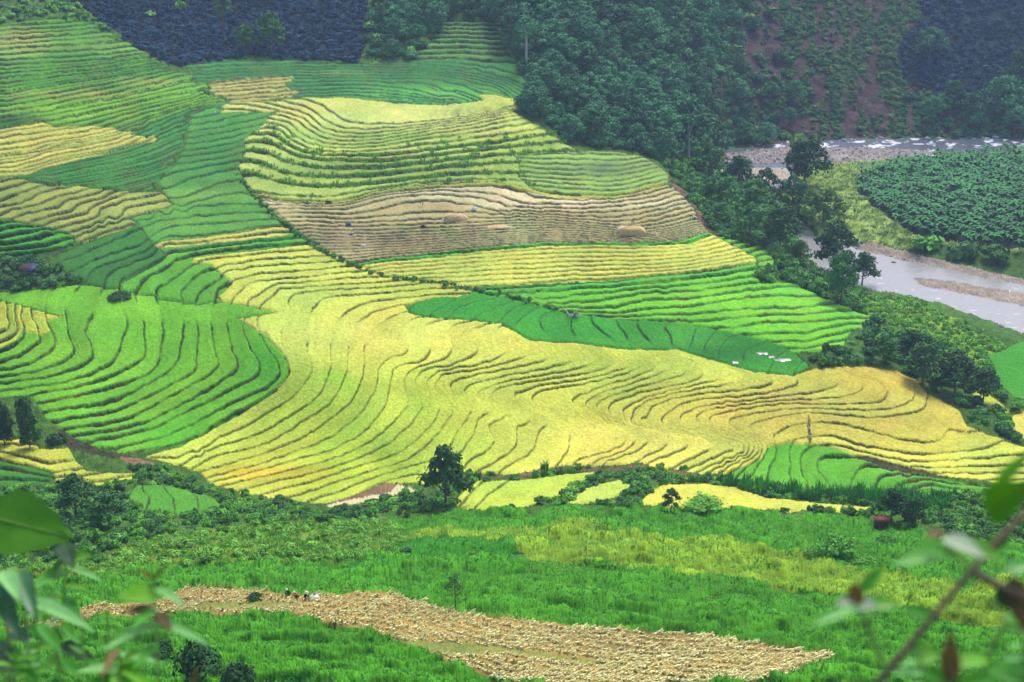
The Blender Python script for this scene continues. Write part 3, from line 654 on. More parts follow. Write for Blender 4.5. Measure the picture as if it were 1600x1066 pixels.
FSEED = {k: i for i, k in enumerate(sorted(FAM))}
SHIFT = np.zeros(U.shape)                                  # plots end a little sooner or later on every terrace
for fam_, pol_ in (('A', [(-230,30),(350,30),(350,300),(-230,300)]), ('E', [(300,28),(835,28),(835,165),(300,165)])):
    s = bbox_mask(pol_, 0)
    t_ = np.floor(tps_eval(TV[fam_], U[s], V[s]).reshape(U[s].shape)).astype(np.int64)
    SHIFT[s] = 26 * (_hash(t_, t_ * 0, 77) - .5)
for fi, (name, fam, colr, bank, h, wpx, poly, label) in enumerate(FIELDS):
    s = bbox_mask(poly)
    u, v = wu[s], wv[s]
    if fam in ('A', 'E') and name != 'E2': u = u + SHIFT[s]
    ins = in_poly(u, v, poly)
    if fam is None:
        T = np.full(u.shape, .5)
    else:
        T = np.full(u.shape, np.nan)
        idx = np.nonzero(ins)
        gi = np.zeros(u.shape, bool); gi[ins] = True
        for _ in range(2):                                # one cell of border for gradients
            g2 = gi.copy(); g2[1:] |= gi[:-1]; g2[:-1] |= gi[1:]; g2[:, 1:] |= gi[:, :-1]; g2[:, :-1] |= gi[:, 1:]; gi = g2
        T[gi] = tps_eval(TV[fam], u[gi], v[gi])
    us, vs = U[s], V[s]
    if fam is not None:
        Tu = np.gradient(T, axis=1) / np.gradient(us, axis=1)
        Tv = np.gradient(T, axis=0) / np.gradient(vs, axis=0)
        g = np.sqrt(Tu ** 2 + Tv ** 2)
        g = np.where(np.isfinite(g), g, .05); g = np.clip(g, 0.01, 0.4)
        na = np.clip(g / .09, .15, 1) * (1.6 if name == 'J' else 1)
        T = T + na * (0.16 * vnoise(us, vs, 60, 50 + FSEED[fam]) + 0.07 * vnoise(us, vs, 18, 90 + FSEED[fam]))
        if name == 'F': T = np.minimum(T, 14.6)
        T = np.where(np.isfinite(T), T, 0)
        lev = np.floor(T); p = T - lev
        dpos, dneg = p / g, (1 - p) / g
        hl = h * (0.62 + 0.5 * np.clip(vnoise(us, vs, 55, 130 + fi) + .6 * vnoise(us, vs, 17, 160 + fi), -.9, 1)) + 0.0 * T
        flat = np.ones(u.shape)
        for (ff_, fl_, fw_) in FLAT:
            if ff_ == name: flat = np.minimum(flat, sstep(fw_ * .5, fw_ * 1.35, dist_poly(us, vs, densify(fl_, 40), False)))
        hl = hl * (.12 + .88 * flat)
        if name == 'F': hl = hl * (.7 + 1.1 * sstep(7.2, 5.8, T) * sstep(1.2, 2, T))
        ww = np.minimum(wpx, 0.35 / g)
        up = sstep(0, 1, dpos / ww)
        dz = hl * (0.5 - p) * 1.0
        low = -0.5 * hl
        dz = low * (1 - up) + dz * up
        shade_ditch = 1 - sstep(0, 1, dneg / 2.2)  # trench added at the riser foot to deepen the shade line
        dz = dz - 0.22 * hl * shade_ditch
        bk = np.maximum(1 - sstep(0.45, 0.85, dpos / ww), 0.9 * (1 - sstep(0.3, 1, dneg / 1.9)))
        bk *= (.05 + .95 * flat) * np.clip(0.5 + 0.75 * hl / h + .4 * vnoise(us, vs, 6, 200 + fi), 0.25, 1)
        if name == 'Y':                                   # bank colour painted weaker where the riser faces away from the camera
            fc = .22 + .78 * sstep(-.3, .4, -Tv / g)
            bk *= np.where(np.isfinite(fc), fc, 1)
    else:
        lev = np.zeros(u.shape); dz = np.zeros(u.shape); bk = np.zeros(u.shape)
    de = dist_poly(u, v, poly)
    edge = 1 - sstep(0.6, 2.6, de)
    dz = dz - 0.3 * edge
    bk = np.maximum(bk, 0.6 * (1 - sstep(0.3, 1.6, de)) * (vnoise(us, vs, 24, 230 + fi) > -.35))
    c = np.broadcast_to(colr, u.shape + (3,)).copy()
    for (pf, pu, pv, ru, rv, pc, st) in PATCH:
        if pf != name: continue
        w = st * np.exp(-(((us - pu) / ru) ** 2 + ((vs - pv) / rv) ** 2) ** 1.5)
        w = np.clip(w * (1 + .35 * vnoise(us, vs, 20, 260)), 0, 1)
        c = c * (1 - w[..., None]) + pc * w[..., None]
    mt = fbm(XW[s], YW[s], 14, 240 + FSEED.get(fam, 9), 3)[..., None]
    c = c * (1 + mt * np.array([.24, .07, .0]) * (1.0 if name in ('Y', 'I', 'F', 'L', 'K', 'J') else .7))
    # every terrace ripens a little differently
    li = lev.astype(np.int64)
    r1 = _hash(li, li * 0 + fi, 5)[..., None]; r2 = _hash(li, li * 0 + fi, 9)[..., None]
    tint = np.array([1.0, 1.0, 1.0]) * (0.93 + 0.14 * r1) * (1 + (r2 - .5) * np.array([.14, .02, .0]))
    if fam in ('A', 'E', 'B', 'M', 'C', 'D'):              # strips worked by different families
        sl = {'A': 120, 'E': 130, 'B': 90}.get(fam, 170)
        si = np.floor(us / sl + 7 * _hash(li, li * 0 + 3, 21)).astype(np.int64)
        r3 = _hash(li * 31 + si, si, 33)[..., None] - .5; r4 = _hash(li * 17 + si, si, 35)[..., None] - .5
        k3 = .6 if fam in 'AE' else (.25 if name == 'Y' else .45)
        c = c * (1 + k3 * (.34 * r3 + r4 * np.array([.42, .10, .05])))
    c = c * tint * (1 + 0.10 * vnoise(XW[s], YW[s], 5, 270 + fi) + .07 * vnoise(XW[s], YW[s], 1.3, 280))[..., None]
    bcol = bank * (1 + 0.35 * vnoise(us, vs, 9, 290))[..., None]
    soilb = sstep(.15, .6, vnoise(us, vs, 26, 300 + fi))[..., None]
    bcol = bcol * (1 - .6 * soilb) + C(96,74,58) * .6 * soilb
    if fam is not None:                                     # rows of planting follow the contour
        rw = vnoise(T * 9, us * .05 + vs * .02, 1, 350 + fi) + .6 * vnoise(T * 21, us * .09, 1, 370 + fi)
        c = c * (1 + .05 * rw[..., None]); dz = dz + .03 * rw
    c = c * (1 - bk[..., None]) + bcol * bk[..., None]
    KEY[s] = np.where(ins, 1000 * (fi + 1) + np.clip(lev + 100, 0, 400).astype(np.int32), KEY[s])
    COLR[s] = np.where(ins[..., None], c, COLR[s])
    DZ[s] = np.where(ins, dz, DZ[s])
    CROP[s] = np.where(ins, np.where(bk > .3, .03, .048 if name not in 'HG' else .04), CROP[s])

# trodden earth between the plots
for poly, nm in (([(1263,648),(1266,656),(1265,664),(1267,680),(1267,694),(1263.5,694),(1263,680),(1261,664)], 'footpath'),
                 ([(1340,712),(1352,711),(1400,724),(1440,733),(1482,744),(1480,748),(1440,740),(1400,732),(1350,721)], 'bank_soil'),
                 ):
    s = bbox_mask(poly); ins = in_poly(wu[s], wv[s], poly)
    KEY[s][ins] = CI[nm]; COLR[s][ins] = ((C(150,130,76) if nm == 'footpath' else C(84,76,54)) * (1 + .25 * vnoise(U[s], V[s], 6, 340))[..., None])[ins]; DZ[s][ins] -= .25
# river surface and gravel bars
WK = 900
pud = np.zeros(U.shape, bool)
for (pu, pv, ru, rv) in [(1192,552,10,1.6),(1224,562,12,2.0),(1150,566,4,1.4),(1206,557,6,1.5)]:
    pud |= (((wu - pu) / ru) ** 2 + ((wv - pv) / rv) ** 2 + .5 * vnoise(U, V, 6, 330)) < 1
wm = WKEY > 0
KEY[wm] = WK; DZ[wm] = 0; CROP[wm] = 0
KEY[pud] = WK + 2; DZ[pud] = .05; CROP[pud] = 0; COLR[pud] = C(150,158,160)
gm = np.zeros(U.shape, bool); gd = np.zeros(U.shape)
for poly in GRAVEL:
    s = bbox_mask(poly)
    ins = in_poly(wu[s], wv[s], poly)
    d = dist_poly(wu[s], wv[s], poly)
    gm[s] |= ins
    gd[s] = np.maximum(gd[s], np.where(ins, sstep(0, 6, d), 0))
KEY[gm] = WK + 1
DZ[gm] = (0.08 + 0.3 * gd + .18 * vnoise(XW, YW, 1.2, 310))[gm]
CROP[gm] = .15
gcol = C(158,148,144) * (1 + .35 * vnoise(XW, YW, .9, 311) + .2 * vnoise(XW, YW, 6, 312))[..., None]
gcol3 = C(176,160,142) * (1 + .25 * vnoise(XW, YW, 1.4, 313) + .2 * vnoise(XW, YW, 7, 314))[..., None]
gcol2 = C(196,180,164) * (1 + .12 * vnoise(XW, YW, .9, 311))[..., None]
COLR[gm] = gcol[gm]
m = gm & (V > 262) & (V < 292); COLR[m] = gcol2[m]
m = gm & (V > 330); COLR[m] = gcol3[m]
ZN = np.clip(RNG.normal(0, 1, U.shape), -2, 2) * CROP
P[..., 2] += DZ + ZN
COLR = np.clip(COLR, 0.002, 0.9)
COLR *= (1 + 0.05 * np.clip(RNG.normal(0, 1, U.shape), -2, 2))[..., None]
# white water and slack water
fo = sstep(.22, .7, vnoise(U * .35, V * 1.6, 5, 320) * .8 + .5 * vnoise(U * .5, V * 2.5, 2.5, 321) + .35 * (np.exp(-((V - 224) / 7) ** 2) * (U < 1420)) - .15)
fo *= (V < 246) * sstep(1150, 1210, U)
rip = sstep(.62, .95, vnoise(U * .3, V * 1.5, 4, 322)) * .35 * (V > 330) * (np.abs(V - 440 - (U - 1480) * .28) > 18)
fo = np.clip(fo + rip, 0, 1)
deepc = np.where((V < 300)[..., None], C(88,98,110), C(164,162,160))
wc = deepc * (1 - fo[..., None]) + C(236,238,245, .75) * fo[..., None]
COLR[wm & ~gm] = wc[wm & ~gm]

# ------------------------------------------------------------------ materials
def mat(name, rough=0.9, spec=0.15):
    m = bpy.data.materials.new(name); m.use_nodes = True
    b = m.node_tree.nodes['Principled BSDF']
    b.inputs['Roughness'].default_value = rough
    b.inputs['Specular IOR Level'].default_value = spec
    return m, m.node_tree, b

def land_material(name, amp=0.3, scale=1.6, rough=0.95):
    m, nt, b = mat(name, rough, 0.08)
    at = nt.nodes.new('ShaderNodeAttribute'); at.attribute_name = 'col'
    tc = nt.nodes.new('ShaderNodeNewGeometry')
    nz = nt.nodes.new('ShaderNodeTexNoise'); nz.inputs['Scale'].default_value = scale; nz.inputs['Detail'].default_value = 3
    nt.links.new(tc.outputs['Position'], nz.inputs['Vector'])
    mr = nt.nodes.new('ShaderNodeMapRange')
    mr.inputs['From Min'].default_value = 0.3; mr.inputs['From Max'].default_value = 0.7
    mr.inputs['To Min'].default_value = 1 - amp; mr.inputs['To Max'].default_value = 1 + amp
    nt.links.new(nz.outputs['Fac'], mr.inputs['Value'])
    mx = nt.nodes.new('ShaderNodeVectorMath'); mx.operation = 'SCALE'
    nt.links.new(at.outputs['Color'], mx.inputs[0]); nt.links.new(mr.outputs[0], mx.inputs['Scale'])
    nt.links.new(mx.outputs[0], b.inputs['Base Color'])
    return m
M_LAND = land_material('crop_and_soil', .22, 1.8)
M_ROUGH = land_material('scrub_ground', .4, .9)
M_GRAVEL = land_material('river_gravel', .35, 2.5, .8)
M_WATER, nt, b = mat('river_water', 0.25, 0.5)
at = nt.nodes.new('ShaderNodeAttribute'); at.attribute_name = 'col'
nt.links.new(at.outputs['Color'], b.inputs['Base Color'])
nz = nt.nodes.new('ShaderNodeTexNoise'); nz.inputs['Scale'].default_value = .8; nz.inputs['Detail'].default_value = 4
ge = nt.nodes.new('ShaderNodeNewGeometry'); nt.links.new(ge.outputs['Position'], nz.inputs['Vector'])
bu = nt.nodes.new('ShaderNodeBump'); bu.inputs['Strength'].default_value = .35; bu.inputs['Distance'].default_value = .4
nt.links.new(nz.outputs['Fac'], bu.inputs['Height']); nt.links.new(bu.outputs[0], b.inputs['Normal'])

# ------------------------------------------------------------------ cut the land into its fields and grounds
def tag(o, label=None, cat=None, group=None, kind=None):
    if label: o['label'] = label
    if cat: o['category'] = cat
    if group: o['group'] = group
    if kind: o['kind'] = kind
    return o

def link_mesh(name, verts, faces, m, parent=None, col=None, smooth=False):
    me = bpy.data.meshes.new(name)
    verts = np.ascontiguousarray(verts, np.float32); faces = np.ascontiguousarray(faces, np.int32)
    k = faces.shape[1]
    me.vertices.add(len(verts)); me.vertices.foreach_set('co', verts.ravel())
    me.loops.add(faces.size); me.loops.foreach_set('vertex_index', faces.ravel())
    me.polygons.add(len(faces)); me.polygons.foreach_set('loop_start', np.arange(0, faces.size, k, dtype=np.int32))
    if smooth: me.polygons.foreach_set('use_smooth', np.ones(len(faces), bool))
    if col is not None:
        a = me.attributes.new('col', 'FLOAT_COLOR', 'POINT')
        a.data.foreach_set('color', np.concatenate([col, np.ones((len(col), 1))], 1).astype(np.float32).ravel())
    me.update(calc_edges=True)
    if m is not None: me.materials.append(m)
    if name is None: return me
    o = bpy.data.objects.new(name, me); COL.objects.link(o)
    if parent is not None: o.parent = parent
    return o

def thing(name, label, cat, loc=(0, 0, 0), group=None, rz=0.0):
    o = bpy.data.objects.new(name, None); COL.objects.link(o)
    o.location = loc; o.rotation_euler = (0, 0, rz)
    return tag(o, label, cat, group)

PF = P.reshape(-1, 3); CF = COLR.reshape(-1, 3)
QK = KEY[:-1, :-1].ravel()
ii = np.arange(NY * NX).reshape(NY, NX)
QUADS = np.stack([ii[:-1, :-1], ii[1:, :-1], ii[1:, 1:], ii[:-1, 1:]], -1).reshape(-1, 4)
# slivers of a terrace join the next one
cnt = {k: n for k, n in zip(*np.unique(QK, return_counts=True))}
remap = {}
for k in sorted(cnt):
    if k >= 1000 and cnt[k] < 60:
        near = [j for j in cnt if j // 1000 == k // 1000 and j != k and cnt[j] >= 60]
        if near: remap[k] = min(near, key=lambda j: abs(j - k))
for a, bq in remap.items(): QK[QK == a] = bq
order = np.argsort(QK, kind='stable'); sk = QK[order]
starts = np.concatenate([[0], np.nonzero(np.diff(sk))[0] + 1, [len(sk)]])
ROOTS = {}
PIECES = [(int(sk[a]), QUADS[order[a:e]]) for a, e in zip(starts[:-1], starts[1:])]
for k, q in PIECES:
    vid, inv = np.unique(q, return_inverse=True)
    inv = inv.reshape(q.shape)
    if k >= 1000 and len(q) >= 120:                        # one terrace cut in two by a neighbour is two terraces
        lab = np.arange(len(vid))
        while True:
            m_ = lab[inv].min(1); new = lab.copy(); np.minimum.at(new, inv, m_[:, None]); new = new[new]
            if (new == lab).all(): break
            lab = new
        ql = lab[inv[:, 0]]; us_, ct_ = np.unique(ql, return_counts=True)
        big = us_[ct_ >= 14]; big = big[np.argsort(-ct_[ct_ >= 14], kind='stable')]
        if len(big) > 1:
            for b_ in big[1:]: PIECES.append((k, q[ql == b_]))
            q = q[~np.isin(ql, big[1:])]
            vid, inv = np.unique(q, return_inverse=True); inv = inv.reshape(q.shape)
    if k < 900:
        nm, lb, ct, kd = COVER_INFO[COVER[k][0]]
        o = link_mesh(nm, PF[vid], inv, M_LAND if nm in ('rice_field', 'stubble_field', 'threshing_ground') else M_ROUGH, None, CF[vid])
        tag(o, lb, ct, None, kd)
    elif k == WK:
        tag(link_mesh('river', PF[vid], inv, M_WATER, None, CF[vid], True), kind='structure')
    elif k == WK + 2:
        tag(link_mesh('puddle', PF[vid], inv, M_WATER, None, CF[vid], True), kind='structure')
    elif k == WK + 1:
        tag(link_mesh('gravel_bar', PF[vid], inv, M_GRAVEL, None, CF[vid]), kind='structure')
    else:
        f = FIELDS[k // 1000 - 1]
        nm, ct = FIELD_NAME.get(f[0], ('rice_field', 'rice field'))
        if f[1] is None:
            tag(link_mesh(nm, PF[vid], inv, M_LAND, None, CF[vid]), f[7], ct, None, 'thing')
            continue
        if f[0] not in ROOTS:
            ROOTS[f[0]] = thing(nm, f[7], ct, tuple(PF[vid].mean(0)))
            ROOTS[f[0]]['kind'] = 'thing'
        r = ROOTS[f[0]]
        o = link_mesh('terrace', PF[vid] - np.array(r.location, np.float32), inv, M_LAND, r, CF[vid])

# ------------------------------------------------------------------ plants
def foliage_mat(name, rgb, var=.35, k=ALB, rw=1.0):
    m, nt, b = mat(name, .75, .12)
    c = C(*rgb, k)
    oi = nt.nodes.new('ShaderNodeObjectInfo')
    ge = nt.nodes.new('ShaderNodeNewGeometry')
    nz = nt.nodes.new('ShaderNodeTexNoise'); nz.inputs['Scale'].default_value = .55; nz.inputs['Detail'].default_value = 2
    nt.links.new(ge.outputs['Position'], nz.inputs['Vector'])
    ad = nt.nodes.new('ShaderNodeMath'); ad.operation = 'ADD'
    om = nt.nodes.new('ShaderNodeMath'); om.operation = 'MULTIPLY'; om.inputs[1].default_value = rw
    nt.links.new(oi.outputs['Random'], om.inputs[0]); nt.links.new(om.outputs[0], ad.inputs[0]); nt.links.new(nz.outputs['Fac'], ad.inputs[1])
    ri = nt.nodes.new('ShaderNodeMath'); ri.operation = 'MULTIPLY_ADD'
    nt.links.new(ge.outputs['Random Per Island'], ri.inputs[0]); ri.inputs[1].default_value = .8
    nt.links.new(ad.outputs[0], ri.inputs[2])
    mr = nt.nodes.new('ShaderNodeMapRange')
    mr.inputs['From Min'].default_value = .3; mr.inputs['From Max'].default_value = 1.0 + rw
    nt.links.new(ri.outputs[0], mr.inputs['Value'])
    cr = nt.nodes.new('ShaderNodeMix'); cr.data_type = 'RGBA'
    nt.links.new(mr.outputs[0], cr.inputs[0])
    lo = c * (1 - var * 1.3); hi = c * (1 + var * 1.5) * np.array([1.18, 1.02, .85]) if rgb[1] > rgb[0] else np.minimum(c * (1 + var), .9)
    cr.inputs[6].default_value = (*lo, 1); cr.inputs[7].default_value = (*hi, 1)
    nt.links.new(cr.outputs[2], b.inputs['Base Color'])
    return m

def plain_mat(name, rgb, rough=.8, spec=.2, k=.8, amp=.25, scale=3.0):
    m, nt, b = mat(name, rough, spec)
    c = C(*rgb, k)
    tc = nt.nodes.new('ShaderNodeTexCoord')
    nz = nt.nodes.new('ShaderNodeTexNoise'); nz.inputs['Scale'].default_value = scale; nz.inputs['Detail'].default_value = 3
    nt.links.new(tc.outputs['Object'], nz.inputs['Vector'])
    cr = nt.nodes.new('ShaderNodeMix'); cr.data_type = 'RGBA'
    nt.links.new(nz.outputs['Fac'], cr.inputs[0])
    cr.inputs[6].default_value = (*(c * (1 - amp)), 1); cr.inputs[7].default_value = (*(c * (1 + amp)), 1)
    nt.links.new(cr.outputs[2], b.inputs['Base Color'])
    return m

M_BARK = plain_mat('bark', (120,108,96), k=.6)
M_BARK_PALE = plain_mat('pale_bark', (178,172,170), k=.8)
F_DARK = foliage_mat('dark_leaves', (54,100,54))
F_TREE = foliage_mat('tree_leaves', (74,134,70))
F_FOREST = foliage_mat('forest_leaves', (66,130,90), .65, ALB, 1.1)  # some of the distance haze's blue is put into this leaf colour
F_SHRUB = foliage_mat('shrub_leaves', (92,166,60), .45)
F_LIGHT = foliage_mat('light_shrub_leaves', (126,196,78), .4)
F_BAMBOO = foliage_mat('bamboo_leaves', (112,160,68), .4)
F_VIOLET = foliage_mat('plantation_leaves', (44,80,114), .6)  # haze blue of the far hills is mixed into the leaf colour
F_BANANA = foliage_mat('broad_leaves', (50,108,64), 1.0)
F_SLOPE = foliage_mat('slope_shrub_leaves', (96,144,80), .5)
F_RICE = foliage_mat('rice_blades', (74,162,46), .16)
F_OLIVE = foliage_mat('ripening_rice_blades', (124,190,60), .17)
F_GRASS = foliage_mat('meadow_grass', (178,216,122), .25)
F_REED = foliage_mat('reed_blades', (76,170,70), .35)
F_STRAW = foliage_mat('straw', (252,234,176), .06, 1.0)

def unit(v):
    return v / (np.linalg.norm(v, axis=-1, keepdims=True) + 1e-9)

def leaves_at(rng, pos, nrm, size, aspect=.62):
    n = len(pos)
    nrm = unit(nrm + rng.normal(0, .55, (n, 3)))
    a = unit(np.cross(nrm, rng.normal(0, 1, (n, 3))))
    b = np.cross(nrm, a)
    s = size * (0.65 + .7 * rng.random((n, 1)))
    v = np.stack([pos - a * s, pos - b * s * aspect + nrm * s * .15, pos + a * s, pos + b * s * aspect + nrm * s * .15], 1)
    return v.reshape(-1, 3), np.arange(4 * n).reshape(n, 4)

def clump_leaves(rng, clumps, per, size, fill=.55):
    """clumps: (x, y, z, r, flat)"""
    pos, nr = [], []
    for (x, y, z, r, fl) in clumps:
        d = unit(rng.normal(0, 1, (per, 3)))
        d[:, 2] = np.where(d[:, 2] < -.45, -d[:, 2], d[:, 2])
        rr = r * (fill + (1 - fill) * rng.random((per, 1)) ** .6) * (1 + .18 * rng.normal(0, 1, (per, 1)))
        pos.append(np.array([x, y, z]) + d * rr * np.array([1, 1, fl])); nr.append(d + np.array([0, 0, .35]))
    return leaves_at(rng, np.vstack(pos), np.vstack(nr), size)

def tube(path, rad, k=6):
    path = np.asarray(path, float); vs, fs = [], []
    for i, p in enumerate(path):
        t = path[min(i + 1, len(path) - 1)] - path[max(i - 1, 0)]
        t = t / (np.linalg.norm(t) + 1e-9)
        a = np.cross(t, [0.31, .95, .05]); a /= np.linalg.norm(a) + 1e-9; b = np.cross(t, a)
        for j in range(k):
            w = 2 * math.pi * j / k
            vs.append(p + (a * math.cos(w) + b * math.sin(w)) * rad[i])
    n = len(path)
    for i in range(n - 1):
        for j in range(k):
            fs.append((i * k + j, i * k + (j + 1) % k, (i + 1) * k + (j + 1) % k, (i + 1) * k + j))
    return np.array(vs), np.array(fs)

def merge(parts):
    vs, fs, o = [], [], 0
    for v, f in parts:
        vs.append(v); fs.append(f + o); o += len(v)
    return np.vstack(vs), np.vstack(fs)

def new_mesh(name, v, f, m):
    o = link_mesh(name, v, f, m)
    me = o.data; bpy.data.objects.remove(o)
    return me

def tree_meshes(seed, h=10.0, trunk=.3, spread=.33, nc=12, per=110, leaf=.42, top=1.0, leafm=None, bark=None, lean=0.0):
    """unit tree of height h; returns trunk mesh, crown mesh"""
    rng = np.random.default_rng(seed)
    clumps, limbs = [], []
    z0 = trunk * h
    bend = rng.normal(0, .03 * h, 2) + np.array([lean * h, 0])
    path = [np.array([0, 0, -.15 * h * .3]), np.array([bend[0] * .3, bend[1] * .3, z0]), np.array([bend[0], bend[1], h * .8])]
    limbs.append(tube(path, [.028 * h, .02 * h, .006 * h], 7))
    for i in range(nc):
        t = (i + .5) / nc
        zz = z0 + (h - z0) * (.12 + .8 * t)
        ang = i * 2.4 + rng.random() * .9
        R = spread * h * (1.0 - top * .62 * t ** 1.6) * (.55 + .5 * rng.random())
        if i == nc - 1: R *= .15
        c = np.array([bend[0] * zz / h + math.cos(ang) * R, bend[1] * zz / h + math.sin(ang) * R, zz])
        r = h * (.125 + .085 * rng.random()) * (1.15 - .4 * t) * (spread / .33) ** .5
        clumps.append((*c, r, .75))
        base = np.array([bend[0] * zz / h * .7, bend[1] * zz / h * .7, max(z0 * .75, zz - .3 * R - .05 * h)])
        limbs.append(tube([base, (base + c) / 2 + np.array([0, 0, .02 * h]), c], [.011 * h, .008 * h, .004 * h], 5))
    tv, tf = merge(limbs)
    cv, cf = clump_leaves(rng, clumps, per, leaf, .5)
    return new_mesh('trunk', tv, tf, bark or M_BARK), new_mesh('crown', cv, cf, leafm or F_TREE)

def bush_mesh(seed, leafm, nc=6, per=46, leaf=.2, flat=.8, name='shrub'):
    rng = np.random.default_rng(seed)
    cl = []
    for i in range(nc):
        a = rng.random() * 6.28; R = .62 * math.sqrt(rng.random())
        cl.append((math.cos(a) * R, math.sin(a) * R, .25 + .45 * rng.random() * (1 - .5 * R), .32 + .2 * rng.random(), flat))
    v, f = clump_leaves(rng, cl, per, leaf, .5)
    return new_mesh(name, v, f, leafm)

def tuft_mesh(seed, leafm, n=26, h=.8, w=.05, r=.5, droop=.35, name='tuft'):
    rng = np.random.default_rng(seed)
    vs, fs = [], []
    for i in range(n):
        a = rng.random() * 6.28; R = r * math.sqrt(rng.random())
        p = np.array([math.cos(a) * R, math.sin(a) * R, 0.0])
        d = unit(np.array([rng.normal(0, 1), rng.normal(0, 1), 0.0])); sd = np.array([-d[1], d[0], 0]) * w * (.7 + .6 * rng.random())
        hh = h * (.65 + .5 * rng.random()); dr = droop * hh * (.4 + rng.random())
        k = len(vs)
        vs += [p - sd, p + sd, p + d * dr * .35 + [0, 0, hh * .65] + sd * .8, p + d * dr * .35 + [0, 0, hh * .65] - sd * .8, p + d * dr + [0, 0, hh] + sd * .15, p + d * dr + [0, 0, hh] - sd * .15]
        fs += [(k, k + 1, k + 2, k + 3), (k + 3, k + 2, k + 4, k + 5)]
    return new_mesh(name, np.array(vs), np.array(fs), leafm)

def ground(u, v):
    """point of the land seen at surveyed position u, v"""
    i = int(np.clip(np.searchsorted(VY, v), 1, NY - 1)); j = int(np.clip(np.searchsorted(UX, u), 1, NX - 1))
    if abs(VY[i - 1] - v) < abs(VY[i] - v): i -= 1
    if abs(UX[j - 1] - u) < abs(UX[j] - u): j -= 1
    return P[i, j].copy(), float(DEP[i, j])

def scatter(nd, rng, poly=None, mask=None, dens=None):
    """nd points per square metre of ground inside a polygon/mask"""
    m = np.ones(U.shape, bool) if mask is None else mask.copy()
    if poly is not None:
        mm = np.zeros(U.shape, bool); s = bbox_mask(poly, 2); mm[s] = in_poly(U[s], V[s], poly); m &= mm
    w = AREA * m
    if dens is not None: w = w * np.clip(dens, 0, None)
    w = w[:-1, :-1].ravel(); tot = w.sum()
    n = rng.poisson(tot * nd)
    if n == 0: return np.zeros((0, 3))
    k = rng.choice(len(w), n, p=w / tot)
    i, j = np.unravel_index(k, (NY - 1, NX - 1))
    a, b = rng.random((2, n, 1))
    return P[i, j] * (1 - a) * (1 - b) + P[i + 1, j] * a * (1 - b) + P[i, j + 1] * (1 - a) * b + P[i + 1, j + 1] * a * b

_dx = P[:, 1:] - P[:, :-1]; _dy = P[1:] - P[:-1]
AREA = np.zeros(U.shape)
_c = np.cross(_dx[:-1], _dy[:, :-1]); _c2 = np.cross(to_world(U, V, DEP)[:-1, 1:] - to_world(U, V, DEP)[:-1, :-1], to_world(U, V, DEP)[1:, :-1] - to_world(U, V, DEP)[:-1, :-1])
AREA[:-1, :-1] = np.linalg.norm(_c2, axis=-1)

def stuff(name, meshes, pts, scale, rng, label=None, cat=None, sink=.0, zs=None, head=None):
    """uncountable growth: instances of a few plants on one object"""
    n = len(pts)
    if n == 0: return None
    me = bpy.data.meshes.new(name)
    me.vertices.add(n)
    q = np.array(pts, np.float32); q[:, 2] -= sink
    me.vertices.foreach_set('co', q.ravel())
    sc = np.repeat(np.broadcast_to(scale, (n,))[:, None], 3, 1) * (.7 + .6 * rng.random((n, 1)))
    sc = sc * (1 + .15 * rng.normal(0, 1, (n, 3)))
    if zs is not None: sc[:, 2] *= zs
    a = me.attributes.new('s', 'FLOAT_VECTOR', 'POINT'); a.data.foreach_set('vector', sc.astype(np.float32).ravel())
    rot = np.zeros((n, 3)); rot[:, 2] = rng.random(n) * 6.28 if head is None else head + rng.normal(0, .28, n)
    a = me.attributes.new('r', 'FLOAT_VECTOR', 'POINT'); a.data.foreach_set('vector', rot.astype(np.float32).ravel())
    a = me.attributes.new('k', 'INT', 'POINT'); a.data.foreach_set('value', rng.integers(0, len(meshes), n).astype(np.int32))
    o = bpy.data.objects.new(name, me); COL.objects.link(o)
    ng = bpy.data.node_groups.new(name, 'GeometryNodeTree')
    ng.interface.new_socket('Geometry', in_out='INPUT', socket_type='NodeSocketGeometry')
    ng.interface.new_socket('Geometry', in_out='OUTPUT', socket_type='NodeSocketGeometry')
    N, L = ng.nodes.new, ng.links.new
    gi, go, jn = N('NodeGroupInput'), N('NodeGroupOutput'), N('GeometryNodeJoinGeometry')
    def attr(nm, t):
        x = N('GeometryNodeInputNamedAttribute'); x.data_type = t; x.inputs['Name'].default_value = nm; return x
    s_, r_, k_ = attr('s', 'FLOAT_VECTOR'), attr('r', 'FLOAT_VECTOR'), attr('k', 'INT')
    for i, ms in enumerate(meshes):
        src = bpy.data.objects.get('src_' + ms.name) or bpy.data.objects.new('src_' + ms.name, ms)
        oi = N('GeometryNodeObjectInfo'); oi.inputs['Object'].default_value = src; oi.inputs['As Instance'].default_value = True
        cp = N('FunctionNodeCompare'); cp.data_type = 'INT'; cp.operation = 'EQUAL'
        L(k_.outputs['Attribute'], cp.inputs[2]); cp.inputs[3].default_value = i
        ip = N('GeometryNodeInstanceOnPoints')
        L(gi.outputs[0], ip.inputs['Points']); L(cp.outputs[0], ip.inputs['Selection']); L(oi.outputs['Geometry'], ip.inputs['Instance'])
        L(r_.outputs['Attribute'], ip.inputs['Rotation']); L(s_.outputs['Attribute'], ip.inputs['Scale'])
        L(ip.outputs[0], jn.inputs[0])
    L(jn.outputs[0], go.inputs[0])
    md = o.modifiers.new('growth', 'NODES'); md.node_group = ng
    return tag(o, label, cat, None, 'stuff')

